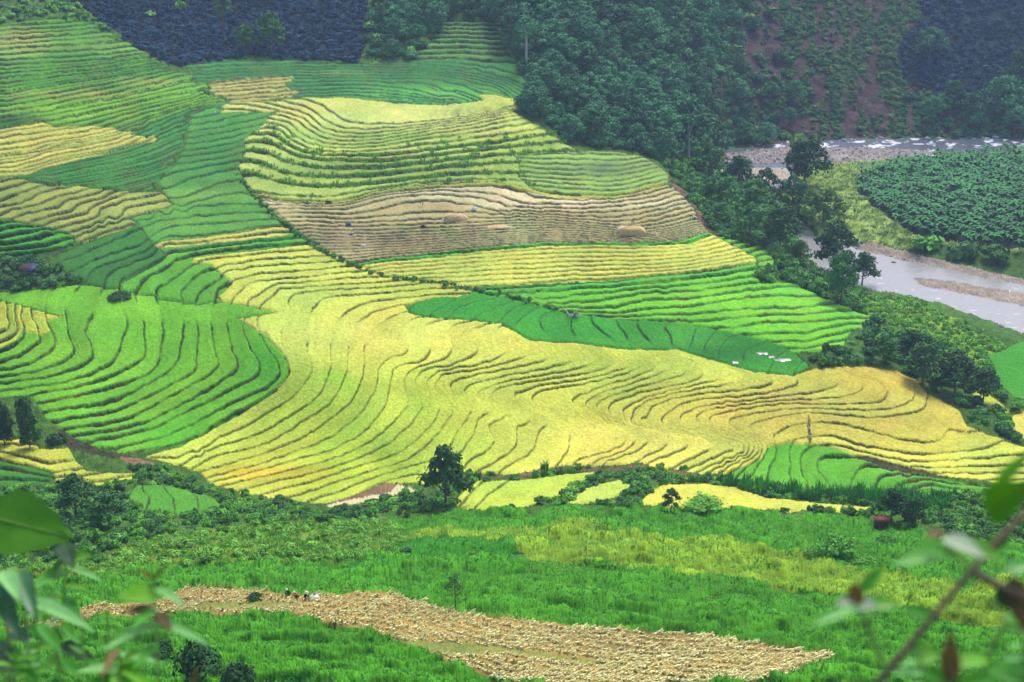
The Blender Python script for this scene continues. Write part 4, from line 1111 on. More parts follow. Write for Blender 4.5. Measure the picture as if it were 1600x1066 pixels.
TREES = {
 'dark': [tree_meshes(s, 10, .22, .36, 13, 120, .40, leafm=F_DARK) for s in (1, 2, 3)],
 'tree': [tree_meshes(s, 10, .2, .36, 13, 110, .40, leafm=F_TREE) for s in (11, 12, 13)],
 'forest': [tree_meshes(s, 10, .25, .38, 13, 170, .31, leafm=F_FOREST) for s in (21, 22, 23, 24)],
 'tall': [tree_meshes(s, 10, .62, .16, 8, 70, .26, .8, leafm=F_FOREST, bark=M_BARK_PALE) for s in (31, 32)],
 'emergent': [tree_meshes(s, 10, .3, .34, 14, 110, .4, leafm=F_FOREST, bark=M_BARK_PALE) for s in (35,)],
 'light': [tree_meshes(s, 10, .18, .36, 12, 90, .42, leafm=F_LIGHT) for s in (41,)],
 'bamboo': [tree_meshes(s, 10, .1, .42, 14, 90, .5, leafm=F_BAMBOO) for s in (51, 52)],
 'thin': [tree_meshes(s, 10, .45, .3, 9, 40, .34, leafm=F_TREE) for s in (61, 62)],
 'column': [tree_meshes(s, 10, .0, .24, 22, 120, .42, .35, leafm=F_DARK) for s in (71, 72)],
}
def place_tree(kind, var, loc, h, label, group=None, rz=0.0, wide=1.0, name='tree', cat='tree'):
    r = thing(name, label, cat, tuple(loc), group, rz)
    s = h / 10.0
    r.scale = (s * wide, s * wide, s)
    tm, cm = TREES[kind][var % len(TREES[kind])]
    for nm, ms in (('trunk', tm), ('crown', cm)):
        o = bpy.data.objects.new(nm, ms); COL.objects.link(o); o.parent = r
    return r
BUSH = {k: [bush_mesh(100 + i * 7 + j, m, *a) for j in range(3)] for i, (k, m, a) in enumerate([
 ('shrub', F_SHRUB, (7, 48, .19)), ('light', F_LIGHT, (6, 44, .2)), ('dark', F_DARK, (7, 52, .18)), ('tree', F_TREE, (7, 50, .19)), ('forest', F_FOREST, (7, 75, .15)),
 ('violet', F_VIOLET, (4, 24, .3)), ('slope', F_SLOPE, (5, 34, .24)), ('grass', F_GRASS, (5, 40, .16)), ('fine', F_DARK, (11, 150, .085)), ('finegreen', F_SHRUB, (10, 130, .09))])}
def place_bush(kind, var, u, v, wpx, label, group=None, tall=1.0, name='bush', dz=0.0):
    p, d = ground(u, v)
    r = wpx * d / FPX / 2 / .95
    o = bpy.data.objects.new(name, BUSH[kind][var % 3]); COL.objects.link(o)
    o.location = (p[0], p[1], p[2] - .1 * r + dz); o.scale = (r, r, r * tall * 1.1); o.rotation_euler = (0, 0, var * 1.7)
    return tag(o, label, 'bush', group)

# --- undergrowth, forest and plantations
R2 = np.random.default_rng(21)
scr = KEY == CI['scrub']
FOREST_R = [(772,34),(790,-66),(1130,-66),(1112,60),(1098,150),(1088,226),(1060,238),(1042,252),(1005,242),(960,232),(908,232),(862,206),(838,184),(806,172),(836,158),(832,130),(816,96),(797,74)]
FOREST_T = [(574,-66),(790,-66),(772,28),(690,28),(682,50),(664,74),(640,92),(576,98),(566,60)]
BANK_R = [(1188,440),(1184,425),(1216,408),(1130,372),(1104,352),(1084,318),(1062,296),(1046,270),(1034,256),(1060,236),(1088,226),(1100,262),(1130,275),(1180,300),(1230,330),(1245,400),(1300,440),(1360,462),(1330,470),(1376,500),(1352,520),(1420,520),(1500,560),(1560,596),(1600,640),(1590,690),(1540,672),(1512,660),(1500,638),(1450,606),(1430,588),(1350,569),(1268,572),(1242,552),(1316,545),(1335,520),(1350,510),(1376,497),(1340,485),(1290,465),(1240,440)]
STREAM = [(-230,758),(85,760),(160,766),(212,740),(180,712),(240,730),(330,762),(500,797),(600,782),(655,770),(700,738),(880,728),(1000,726),(1130,744),(1250,766),(1480,776),(1600,762),(1830,772),(1830,862),(1600,850),(1460,840),(1400,818),(1300,804),(1160,795),(1000,790),(850,795),(700,796),(590,813),(450,812),(300,830),(200,856),(130,882),(-230,880)]
HUTBUSH = [(-60,400),(20,398),(60,404),(98,414),(126,436),(120,450),(60,452),(0,456),(-60,455)]
fm = scr | (KEY == CI['grass_top'])
stuff('forest_undergrowth', BUSH['forest'], scatter(.10, R2, FOREST_R, scr), 2.6, R2, 'dense green jungle undergrowth on the slope left of the river', 'undergrowth')
stuff('hilltop_undergrowth', BUSH['forest'] + BUSH['light'][:1], scatter(.11, R2, FOREST_T, scr), 2.2, R2, 'green scrub around the narrow stair of terraces at the top', 'undergrowth')
stuff('bank_undergrowth', BUSH['shrub'] + BUSH['tree'], scatter(.22, R2, BANK_R, scr | (KEY == CI['lime_bank'])), 1.35, R2, 'thick bushy growth covering the right bank above the river', 'undergrowth')
stuff('lime_bank_growth', BUSH['light'], scatter(.5, R2, None, KEY == CI['lime_bank']), .8, R2, 'light green weeds on the sloping bank below the lower river', 'undergrowth')
stuff('stream_undergrowth', BUSH['shrub'] + BUSH['tree'] + BUSH['light'][:1], scatter(.45, R2, STREAM, scr), .8, R2, 'tangled green bushes along the hidden stream across the lower middle', 'undergrowth')
stuff('hut_undergrowth', BUSH['tree'], scatter(.4, R2, HUTBUSH, scr), 1.2, R2, 'dark bushes around the small thatched hut at the left edge', 'undergrowth')
stuff('grass_hill_growth', BUSH['forest'][:1] + BUSH['light'][1:], scatter(.2, R2, None, KEY == CI['grass_top']), 1.1, R2, 'grass and weeds on the top left hillside above the terraces', 'undergrowth')
stuff('plantation_crop', BUSH['violet'], scatter(.42, R2, None, KEY == CI['plantation_hill']), 1.0, R2, 'dark bluish plantation crop on the hill at the top left', 'crop')
stuff('far_plantation_crop', BUSH['violet'], scatter(.30, R2, None, KEY == CI['plantation_right']), 1.15, R2, 'dark bluish plantation crop on the far hill at the top right', 'crop')
fs_ = KEY == CI['far_slope']
stuff('slope_shrubs', BUSH['slope'] + BUSH['forest'][:1], scatter(.46, R2, None, fs_, 1.1 - 1.0 * soil), .95, R2, 'scattered shrubs on the reddish bare slope beyond the river', 'undergrowth')
stuff('slope_thicket', BUSH['forest'] + BUSH['slope'][:1], scatter(.045, R2, None, fs_, sstep(1260, 1120, U) + .5 * sstep(1380, 1480, U) * sstep(90, 190, V)), 2.4, R2, 'thicker green scrub at the left of the slope beyond the river', 'undergrowth')
G_TUFT = [tuft_mesh(300 + i, F_RICE, 30, .30, .05, .6, 1.1) for i in range(3)]
O_TUFT = [tuft_mesh(310 + i, F_OLIVE, 30, .30, .05, .6, 1.1) for i in range(3)]
M_TUFT = [tuft_mesh(320 + i, F_GRASS, 30, .7, .1, 1.0, 1.0) for i in range(3)]
R_TUFT = [tuft_mesh(330 + i, F_REED, 26, 1.6, .09, .7, .3) for i in range(3)]
nr = (KEY == CI['near_rice']) | (KEY == CI['near_green_patch'])
stuff('rice_plants', G_TUFT, scatter(5.0, R2, None, nr), .66, R2, 'standing green rice plants on the bottom slope', 'rice', sink=.25)
stuff('ripening_rice_plants', O_TUFT, scatter(3.6, R2, None, KEY == CI['near_olive']), .68, R2, 'standing ripening rice plants in the olive band at lower right', 'rice', sink=.25)
stuff('rice_plants', G_TUFT, scatter(2.2, R2, None, KEY == CI['near_olive'], sstep(-.2, .5, fbm(U * .4, V, 26, 71, 3))), .68, R2, 'patches of green rice mixed into the olive band', 'rice', sink=.25)
stuff('ripening_rice_plants', O_TUFT, scatter(1.0, R2, None, nr, sstep(.2, .6, fbm(U * .35, V, 30, 72, 3)) * (V < 930)), 1.0, R2, 'patches of ripening rice mixed into the green bottom slope', 'rice', sink=.25)
ns = KEY == CI['near_scrub']
stuff('slope_weeds', [O_TUFT[0], G_TUFT[0], O_TUFT[1], G_TUFT[1], O_TUFT[2], G_TUFT[2], O_TUFT[0], BUSH['light'][0]], scatter(1.9, R2, None, ns), .75, R2, 'mixed weeds and low bushes on the slope below the stream at left', 'undergrowth')
stuff('meadow_grass', M_TUFT, scatter(.45, R2, None, KEY == CI['flood_plain']), 1.0, R2, 'tall pale green grass on the flood plain inside the river bend', 'grass', sink=.2)
REED = [(1040,748),(1130,746),(1250,768),(1400,772),(1490,778),(1470,800),(1380,792),(1300,782),(1200,772),(1100,750)]
stuff('reeds', R_TUFT, scatter(.9, R2, REED, scr), 1.0, R2, 'dark green reeds between the scalloped green field and the yellow strip', 'reeds', sink=.2)
stuff('reeds', R_TUFT, scatter(.9, R2, [(725,745),(870,732),(900,738),(850,750),(790,748),(745,750)], scr), .8, R2, 'strip of reeds above the lime yellow plots by the stream', 'reeds', sink=.2)
L_TUFT = [tuft_mesh(340 + i, F_LIGHT, 24, 1.1, .1, 1.1, .4) for i in range(3)]
# weeds on the tall banks of the domed spur and along the dividing hedge
wp = []
for l, line in FAM['F']:
    if 1 <= l <= 7:
        for q in densify(line, 5.0):
            if R2.random() < (1.0 if l in (2, 3, 4, 5, 6) else .2):
                wp.append(ground(q[0] + R2.normal(0, 2), q[1] + R2.normal(0, 1.2))[0])
stuff('bank_weeds', L_TUFT, np.array(wp), .62, R2, 'weeds on the tall dark banks ringing the domed spur', 'undergrowth')
hp = []
for q in densify([(380,284),(392,300),(412,318),(440,346),(468,366),(492,385),(520,400),(546,411),(600,432),(650,438),(690,443),(740,453),(800,464),(870,482),(900,490)], 3.0):
    if q[0] < 560 or R2.random() < .4: hp.append(ground(q[0] + R2.normal(0, 2.5), q[1] + R2.normal(0, 1.5))[0])
stuff('field_hedge', BUSH['shrub'] + BUSH['tree'][:1], np.array(hp), .6, R2, 'low hedge line dividing the tan stubble from the golden sweep', 'hedge')

# ------------------------------------------------------------------ single trees
def tree_px(kind, var, u, v, hpx, label, group=None, wide=1.0, name='tree', cat='tree'):
    p, d = ground(u, v)
    return place_tree(kind, var, p, hpx * d / FPX / CP * .97, label, group, var * 1.3, wide, name, cat)
RT = 'trees along the wooded river bank'
TREE_LIST = [
 ('dark', 0, 696, 792, 98, .82, 'lone dark tree with bare trunk standing between golden terraces and the stream', None),
 ('dark', 1, 1256, 292, 72, 1.15, 'large rounded dark tree standing in front of the upper gravel bars', RT),
 ('tree', 0, 1236, 338, 62, 1.0, 'grey green tree directly below the large rounded tree by the gravel bars', RT),
 ('bamboo', 0, 1286, 352, 58, 1.15, 'feathery yellow green bamboo clump on the flood plain edge above the lower river', RT),
 ('bamboo', 1, 1302, 378, 34, 1.2, 'small lime bush tree between the bamboo clump and the dark river trees', RT),
 ('dark', 2, 1306, 424, 72, 1.05, 'tallest dark tree on the near bank in front of the lower river bend', RT),
 ('dark', 0, 1346, 446, 50, 1.0, 'dark tree at the water side right of the tallest river bend tree', RT),
 ('tree', 1, 1314, 476, 84, .8, 'dull green tree with a visible pale trunk above the lobed green terraces', RT),
 ('thin', 0, 1209, 420, 42, 1.0, 'small light umbrella shaped tree behind the tip of the yellow strip', RT),
 ('thin', 1, 1197, 434, 24, .8, 'stubby little tree just left of the umbrella shaped one', RT),
 ('tree', 2, 1250, 412, 34, 1.1, 'low round tree between the umbrella shaped tree and the river', RT),
 ('dark', 1, 1218, 392, 66, 1.1, 'broad dark tree on the bank beside the upper end of the yellow strip', RT),
 ('tree', 0, 1170, 376, 56, 1.1, 'green tree at the right end of the tan stubble terraces', RT),
 ('tree', 1, 1180, 340, 58, 1.1, 'mid green tree behind the right end of the stubble, left of the backwater', RT),
 ('dark', 2, 1196, 312, 46, 1.1, 'dark tree at the edge of the backwater below the pale sand bar', RT),
 ('tree', 2, 1136, 330, 52, 1.1, 'leafy green tree at the upper right corner of the stubble terraces', RT),
 ('dark', 0, 1152, 300, 52, 1.1, 'dark spreading tree left of the pale sand bar', RT),
 ('tree', 0, 1106, 282, 56, 1.1, 'wide green tree below the white trunked tree by the upper river', RT),
 ('tree', 1, 1112, 318, 40, 1.1, 'bushy tree by the reddish path along the stubble edge', RT),
 ('tree', 2, 1128, 352, 34, 1.3, 'low bushy tree right of the reddish path end', RT),
 ('emergent', 0, 1076, 246, 88, 1.1, 'tall tree with a bright white trunk at the left end of the upper river', None),
 ('tall', 1, 823, 110, 78, .95, 'slender pale trunked tree standing above the forest edge near the top', None),
 ('tree', 1, 388, 84, 42, .9, 'narrower left one of two trees at the foot of the dark plantation hill', None),
 ('tree', 2, 424, 84, 60, .95, 'taller right one of two trees at the foot of the dark plantation hill', None),
 ('thin', 1, 350, 64, 66, .8, 'thin reddish brown tree on the dark plantation hill left of the two trees', None),
 ('column', 0, 8, 694, 74, .62, 'dark oval tree cut by the left edge below the green amphitheatre', None),
 ('column', 1, 47, 700, 84, .52, 'dark oval tree just right of the one at the left edge', None),
 ('dark', 2, 1048, 798, 36, .9, 'small dark tree at the bottom edge of the tapering yellow strip', None),
 ('dark', 0, 1392, 816, 52, 1.05, 'dark tree shading the little red shed by the stream', None),
 ('dark', 1, 1424, 822, 48, .9, 'slightly smaller dark tree right of the one over the red shed', None),
 ('thin', 0, 712, 952, 66, .62, 'spindly sapling standing alone on the bottom green slope', None),
 ('dark', 1, 1440, 600, 62, 1.2, 'dark tree in the thicket above the right golden terraces', None),
 ('dark', 2, 1492, 618, 66, 1.2, 'biggest dark tree in the thicket right of the golden terraces', None),
 ('dark', 0, 1422, 566, 50, 1.1, 'dark tree at the upper left of the right hand thicket', None),
 ('tree', 0, 1380, 568, 44, 1.2, 'green tree at the left end of the right hand thicket', None),
 ('dark', 1, 1536, 628, 50, 1.1, 'dark tree at the lower right of the right hand thicket', None),
 ('forest', 0, 1452, 96, 50, 1.1, 'lone tree on the far dark plantation hill near the top right', None),
 ('forest', 1, 1560, 186, 64, 1.1, 'green tree at the foot of the far plantation hill near the right edge', None),
 ('forest', 2, 1522, 196, 50, 1.2, 'lower green tree left of the one at the foot of the far plantation hill', None),
 ('forest', 3, 1596, 150, 70, 1.0, 'tree cut by the right edge on the far plantation hill', None),
 ('tree', 2, 120, 812, 66, 1.0, 'dark leafy tree in front of the ragged yellow patch at lower left', None),
 ('tree', 1, 172, 828, 60, 1.1, 'bushy dark tree right of the leafy one at lower left', None),
 ('dark', 2, 42, 842, 66, 1.2, 'deep shaded tree at the left edge below the dark rice plot', None),
 ('dark', 0, 96, 862, 54, 1.2, 'dark round tree behind the big foreground leaf', None),
]
for (k, vv, u, v, hp_, wd, lb, gp) in TREE_LIST:
    tree_px(k, vv, u, v, hp_, lb, gp, wd)
BUSH_LIST = [
 ('fine', 0, 305, 1060, 92, 1.2, 'large dark bush at the bottom edge left of the straw strip'),
 ('fine', 1, 374, 1074, 56, 1.2, 'smaller dark bush at the bottom edge right of the large one'),
 ('fine', 2, 254, 1030, 48, 1.1, 'dark bush partly behind the foreground weeds at the bottom left'),
 ('fine', 1, 400, 937, 28, .7, 'low dark bush growing in the middle of the straw strip'),
 ('finegreen', 2, 1304, 872, 62, 1.0, 'rounded green bush standing alone on the lower right slope'),
 ('finegreen', 0, 1352, 880, 40, .8, 'low bush trailing right of the rounded one on the lower right slope'),
 ('finegreen', 1, 1272, 872, 34, .6, 'low bush left of the rounded one on the lower right slope'),
 ('dark', 2, 1278, 802, 30, .9, 'small round bush at the lower edge of the tapering yellow strip'),
 ('dark', 0, 1333, 806, 24, .9, 'tiny round bush left of the red shed'),
 ('finegreen', 2, 1100, 797, 64, .45, 'spreading low bush right of the small dark tree by the yellow strip'),
 ('finegreen', 1, 1386, 846, 34, .9, 'small bush on the slope below the red shed'),
 ('fine', 1, 188, 464, 40, .5, 'flat dark bush in the green saddle on the left slope'),
 ('dark', 2, 88, 690, 34, 1.0, 'small bush at the foot of the dark oval trees on the left'),
 ('light', 0, 282, 16, 22, 1.2, 'pale rounded shrub alone on the dark plantation hill'),
 ('light', 1, 236, 26, 20, .8, 'small light broad leaved shrub left of the pale one on the plantation hill'),
 ('finegreen', 0, 428, 1004, 24, .6, 'small pale bush in the bottom green slope below the straw strip'),
 ('light', 2, 1245, 238, 30, 1.6, 'light green shrub at the river edge behind the large rounded tree'),
 ('shrub', 1, 742, 870, 20, .6, 'dark green tussock at the lower edge of the sunken rice patch'),
 ('dark', 0, 636, 864, 24, .8, 'dark tussock at the left end of the sunken rice patch'),
 ('dark', 2, 812, 862, 20, .7, 'dark tussock at the right end of the sunken rice patch'),
 ('shrub', 0, 1440, 384, 60, .7, 'low dark thicket at the foot of the plantation above the lower river'),
 ('tree', 1, 1505, 400, 52, 1.0, 'rounded bush right of the low thicket above the lower river'),
 ('tree', 2, 1560, 408, 56, .9, 'rounded bush at the right above the lower river bank'),
]
for i, (k, vv, u, v, wpx, tl, lb) in enumerate(BUSH_LIST):
    place_bush(k, vv, u, v, wpx, lb, None, tl)

# --- forest trees
R3 = np.random.default_rng(33)
def spaced(pts, dmin):
    keep = []
    for p in pts:
        if all((p[0] - q[0]) ** 2 + (p[1] - q[1]) ** 2 > dmin * dmin for q in keep): keep.append(p)
    return keep
fp = spaced(scatter(.05, R3, FOREST_R), 4.9)[:200]
tall_p = ground(823, 110)[0]; em_p = ground(1076, 246)[0]
def in_front(p, q):                                       # the slender trees at the wood's edge stand clear
    d0 = math.hypot(p[0], p[1]); d1 = math.hypot(q[0], q[1])
    return d0 < d1 + 3 and abs(p[0] / p[1] - q[0] / q[1]) * d1 < 4.5 and d1 - d0 < 26
fp = [p for p in fp if not in_front(p, tall_p) and not in_front(p, em_p)]
for i, p in enumerate(fp):
    place_tree('forest', i % 4, p, 6.4 + 5.5 * R3.random() ** 1.5, 'dense jungle tree in the forest filling the slope left of the upper river', 'jungle trees on the slope left of the river', R3.random() * 6.28, 1.0 + .3 * R3.random())
fp = spaced(scatter(.03, R3, FOREST_T, scr), 4.5)[:40]
for i, p in enumerate(fp):
    place_tree('forest', i % 4, p, 5.2 + 3 * R3.random(), 'green tree in the grove around the narrow stair of terraces at the top', 'trees around the top stair of terraces', R3.random() * 6.28, 1.15)
fp = spaced(scatter(.012, R3, None, fs_ , sstep(1290, 1110, U) + .5 * sstep(1390, 1470, U) * sstep(60, 190, V)), 5)[:60]
for i, p in enumerate(fp):
    place_tree('forest', i % 4, p, 5.5 + 4 * R3.random(), 'bluish green tree on the steep slope beyond the upper river', 'trees on the steep slope beyond the river', R3.random() * 6.28, 1.1)

# --- banana plantation on the inside of the river bend
def banana_mesh(seed):
    rng = np.random.default_rng(seed); parts = [tube([(0, 0, -.2), (0, 0, .8), (0, 0, 1.4)], [.13, .11, .06], 5)]
    for i in range(8):
        a = i * 2.4 + rng.random() * .5; el = 1.42 - .1 * i + .2 * rng.random(); L = 1.7 + .6 * rng.random()
        d = np.array([math.cos(a), math.sin(a), 0]); sd = np.array([-d[1], d[0], 0])
        pts, t0 = [], np.array([0, 0, 1.25])
        for k in range(5):
            t = k / 4
            c = t0 + d * L * (t * math.cos(el) + .25 * t * t) + np.array([0, 0, 1]) * L * (t * math.sin(el) - .75 * t * t)
            w = .30 * math.sin(math.pi * (.1 + .86 * t)) + .02
            pts.append((c - sd * w + [0, 0, .06 * w], c + sd * w + [0, 0, .06 * w]))
        v = np.array(pts).reshape(-1, 3)
        parts.append((v, np.array([(2 * k, 2 * k + 1, 2 * k + 3, 2 * k + 2) for k in range(4)])))
    v, f = merge(parts)
    return new_mesh('banana_plant', v, f, F_BANANA)
BAN = [banana_mesh(80 + i) for i in range(4)]
bm_ = KEY == CI['banana_ground']
gx, gy = np.meshgrid(np.arange(-10, 260, 2.7), np.arange(300, 560, 1.9))
ca_, sa_ = math.cos(.32), math.sin(.32)
gx, gy = gx + R3.normal(0, .3, gx.shape), gy + R3.normal(0, .3, gy.shape)
gx, gy = (150 + (gx - 120) * ca_ - (gy - 430) * sa_).ravel(), (430 + (gx - 120) * sa_ + (gy - 430) * ca_).ravel()
zz_ = np.full(gx.shape, -122.0)
for _ in range(3):
    dd_ = gy * CP - zz_ * SP
    uu_ = W0 / 2 + FPX * gx / dd_; vv_ = H0 / 2 + FPX * (-zz_ * CP - gy * SP) / dd_
    jj_ = np.clip(np.searchsorted(UX, uu_), 0, NX - 1); ii_ = np.clip(np.searchsorted(VY, vv_), 0, NY - 1)
    zz_ = P[ii_, jj_, 2]
ok_ = bm_[ii_, jj_] & (uu_ < 1640) & (R3.random(gx.shape) > .06)
bpts = np.stack([gx, gy, zz_], 1)[ok_]
bpts = bpts[np.argsort(np.linalg.norm(bpts, axis=1))]
for i, p in enumerate(bpts[:300]):
    o = bpy.data.objects.new('banana_plant', BAN[i % 4]); COL.objects.link(o)
    o.location = tuple(p); s = .9 + .4 * R3.random(); o.scale = (s, s, s * 1.1); o.rotation_euler = (0, 0, R3.random() * 6.28)
    tag(o, 'broad leaved banana plant in the dense plantation on the inside of the river bend', 'banana plant', 'banana plants on the inside of the river bend')
stuff('banana_plants', BAN, bpts[300:], 1.1, R3, 'farther rows of banana plants in the plantation beside the river', 'banana plants')

# --- boulders on the gravel bars
M_ROCK = plain_mat('boulder', (170,160,160), .85, .2, .6, .35, 1.5)
def rock_mesh(seed):
    rng = np.random.default_rng(seed)
    v = []; 
    for i in range(5):
        th = math.pi * i / 4
        for j in range(7):
            a = 6.283 * j / 7 + .3 * i
            r = 1 + .25 * rng.normal()
            v.append((math.sin(th) * math.cos(a) * r, math.sin(th) * math.sin(a) * r * .8, math.cos(th) * .62 * (1 + .15 * rng.normal())))
    f = [(i * 7 + j, (i + 1) * 7 + j, (i + 1) * 7 + (j + 1) % 7, i * 7 + (j + 1) % 7) for i in range(4) for j in range(7)]
    return new_mesh('boulder', np.array(v), np.array(f), M_ROCK)
ROCK = [rock_mesh(90 + i) for i in range(4)]
stuff('boulders', ROCK, scatter(.35, R3, None, gm & (V < 258)), .36, R3, 'grey river boulders strewn over the gravel bars', 'boulders')
rb = scatter(.05, R3, [(1180,226),(1330,216),(1500,212),(1600,210),(1640,214),(1500,218),(1330,222),(1200,232)])
stuff('bank_rocks', ROCK, rb, .9, R3, 'rocks along the foot of the far slope at the water edge', 'boulders')
for i, (u, v, w, lb) in enumerate([(1562, 511, 14, 'dark boulder in the lower river near the right edge'), (1396, 410, 7, 'small dark rock in the lower river near its left bank'), (1263, 224, 9, 'pale boulder at the foot of the far slope by the rapids')]):
    p, d = ground(u, v); o = bpy.data.objects.new('boulder', ROCK[i]); COL.objects.link(o); s = w * d / FPX / 2
    o.location = tuple(p); o.scale = (s, s, s); tag(o, lb, 'boulder')

# --- straw sheaves drying in rows
def sheaf_mesh(seed):
    rng = np.random.default_rng(seed); parts = []
    bx = .45 + .1 * rng.random()
    parts.append(tube([(0, 0, 0), (.14, 0, .14), (bx * .8, .02, .24), (bx * 1.15, .03, .30)], [.10, .06, .085, .13], 6))
    vs, fs = [], []
    for i in range(7):
        b = np.array([bx * .6, 0, .2]); t = b + np.array([.34 + rng.normal(0, .1), rng.normal(0, .15), .16 + rng.normal(0, .12)])
        sd = np.array([rng.normal(0, .6), rng.normal(0, 1), .3]); sd = sd / np.linalg.norm(sd) * .05; k = len(vs)
        vs += [b - sd * .6, b + sd * .6, t + sd, t - sd]; fs.append((k, k + 1, k + 2, k + 3))
    parts.append((np.array(vs), np.array(fs)))
    v, f = merge(parts)
    return new_mesh('straw_sheaf', v, f, F_STRAW)
SHEAF = [sheaf_mesh(400 + i) for i in range(4)]
strip = dict((c[0], c[2]) for c in COVER)['stubble_strip']
spts = []
def strip_mid(u): return np.interp(u, [0, 150, 300, 450, 600, 700, 800, 1000, 1200, 1310], [985, 954, 936, 948, 958, 990, 1012, 1030, 1035, 1030])
for off in np.arange(-62, 78, 7.0):
    u = 20.0 + R3.random() * 8
    while u < 1315:
        v = strip_mid(u) + off + 2.2 * math.sin(u / 37 + off) + R3.normal(0, .8)
        if v < 1090 and in_poly(np.array([u]), np.array([v]), strip)[0] and vnoise(u * .05, v - .12 * (u - 700) * float(sstep(600, 900, np.array(u))), 9, 46) < .62:
            spts.append(ground(u, v)[0])
        u += 4.0 + 1.0 * R3.random()
spts = np.array(spts); spts = spts[np.argsort(np.linalg.norm(spts, axis=1))]
for i, p in enumerate(spts[:300]):
    o = bpy.data.objects.new('straw_sheaf', SHEAF[i % 4]); COL.objects.link(o)
    o.location = (p[0], p[1], p[2] - .05); s = .72 + .2 * R3.random(); o.scale = (s * 1.05, s * 1.2, s * 1.5); o.rotation_euler = (0, 0, -.9 + R3.normal(0, .28))
    tag(o, 'bundle of cut straw standing in the drying rows on the bottom slope', 'straw sheaf', 'straw sheaves drying on the bottom slope')
stuff('straw_sheaves', SHEAF, spts[300:], .8, R3, 'farther rows of cut straw sheaves drying on the bottom slope', 'straw sheaves', .05, 1.45, -.9)

# --- straw heaps on the stubble
def straw_heap(u, v, wpx, hpx, label, boxy=False):
    p, d = ground(u, v); w = wpx * d / FPX; h = hpx * d / FPX; dp = w * .4; rng = np.random.default_rng(int(u))
    n, mr_ = 20, 6; vs, fs = [], []
    for i in range(mr_ + 1):
        t = i / mr_
        for j in range(n):
            a = 6.283 * j / n; e = .45 if boxy else 1.0
            ca, sa = math.copysign(abs(math.cos(a)) ** e, math.cos(a)), math.copysign(abs(math.sin(a)) ** e, math.sin(a))
            sc = (1 - t ** (4 if boxy else 2)) ** .5 if t < 1 else .0
            sc = max(sc, .02) * (1 + .06 * rng.normal())
            vs.append((ca * w / 2 * sc, sa * dp / 2 * sc, h * t * (1 + .05 * rng.normal()) - .1))
    for i in range(mr_):
        for j in range(n): fs.append((i * n + j, i * n + (j + 1) % n, (i + 1) * n + (j + 1) % n, (i + 1) * n + j))
    r = thing('straw_heap', label, 'straw heap', tuple(p))
    link_mesh('heap', np.array(vs), np.array(fs), M_HEAP, r)
    pos = np.array(vs)[rng.integers(0, n * mr_, 260)] + rng.normal(0, .05, (260, 3))
    lv, lf = leaves_at(rng, pos, np.tile([0, -.2, 1.0], (260, 1)), .16, .2)
    link_mesh('loose_straw', lv, lf, F_STRAW, r)['kind'] = 'stuff'
M_HEAP = plain_mat('straw_heap', (222,186,132), .9, .1, .72, .25, 4)
straw_heap(986, 364, 42, 13, 'loaf shaped straw stack at the foot of the stubble terraces', True)
straw_heap(712, 342, 40, 10, 'low rounded straw pile on the wide tan terrace left of the white sack')
straw_heap(778, 355, 40, 4, 'flattened straw spread on the steps right of the low rounded pile')
straw_heap(1022, 366, 10, 5, 'tiny straw pile right of the loaf shaped stack')

# --- people, sacks
M_SKIN = plain_mat('skin', (176,128,100), .6, .3, .7, .08)
M_BLACK = plain_mat('dark_cloth', (40,40,50), .9, .1, .7, .2)
M_WHITE = plain_mat('white_cloth', (236,234,236), .9, .1, .8, .06)
M_RED = plain_mat('red_cloth', (196,60,72), .9, .1, .7, .12)
M_BLUE = plain_mat('blue_cloth', (104,110,148), .9, .1, .7, .12)
M_HATC = plain_mat('pale_hat', (226,216,196), .9, .1, .8, .06)
M_HAIR = plain_mat('black_hair', (26,24,26), .6, .3, .7, .1)
POSES = {
 'stand': dict(pelvis=(0,0,.92), chest=(0,.02,1.28), neck=(0,.03,1.46), head=(0,.05,1.60), sh=(.18,.02,1.40), el=(.23,.0,1.12), wr=(.22,.12,.88), hip=(.09,0,.88), kn=(.1,.03,.48), an=(.1,0,.08), to=(.11,.15,.03)),
 'walk': dict(pelvis=(0,0,.90), chest=(0,.08,1.25), neck=(0,.12,1.42), head=(0,.17,1.55), sh=(.18,.1,1.36), el=(.2,.14,1.5), wr=(.12,.16,1.66), hip=(.09,0,.86), kn=(.1,.1,.48), an=(.1,-.04,.08), to=(.11,.1,.03)),
 'bend': dict(pelvis=(0,-.12,.84), chest=(0,.24,.98), neck=(0,.38,.98), head=(0,.52,.93), sh=(.18,.32,.96), el=(.2,.40,.68), wr=(.1,.46,.42), hip=(.09,-.1,.8), kn=(.1,.02,.46), an=(.1,-.02,.08), to=(.11,.13,.03)),
 'crouch': dict(pelvis=(0,-.12,.32), chest=(0,.12,.70), neck=(0,.2,.86), head=(0,.28,.99), sh=(.18,.15,.80), el=(.25,.3,.55), wr=(.13,.46,.38), hip=(.1,-.1,.32), kn=(.17,.28,.52), an=(.14,.02,.08), to=(.15,.17,.03)),
}
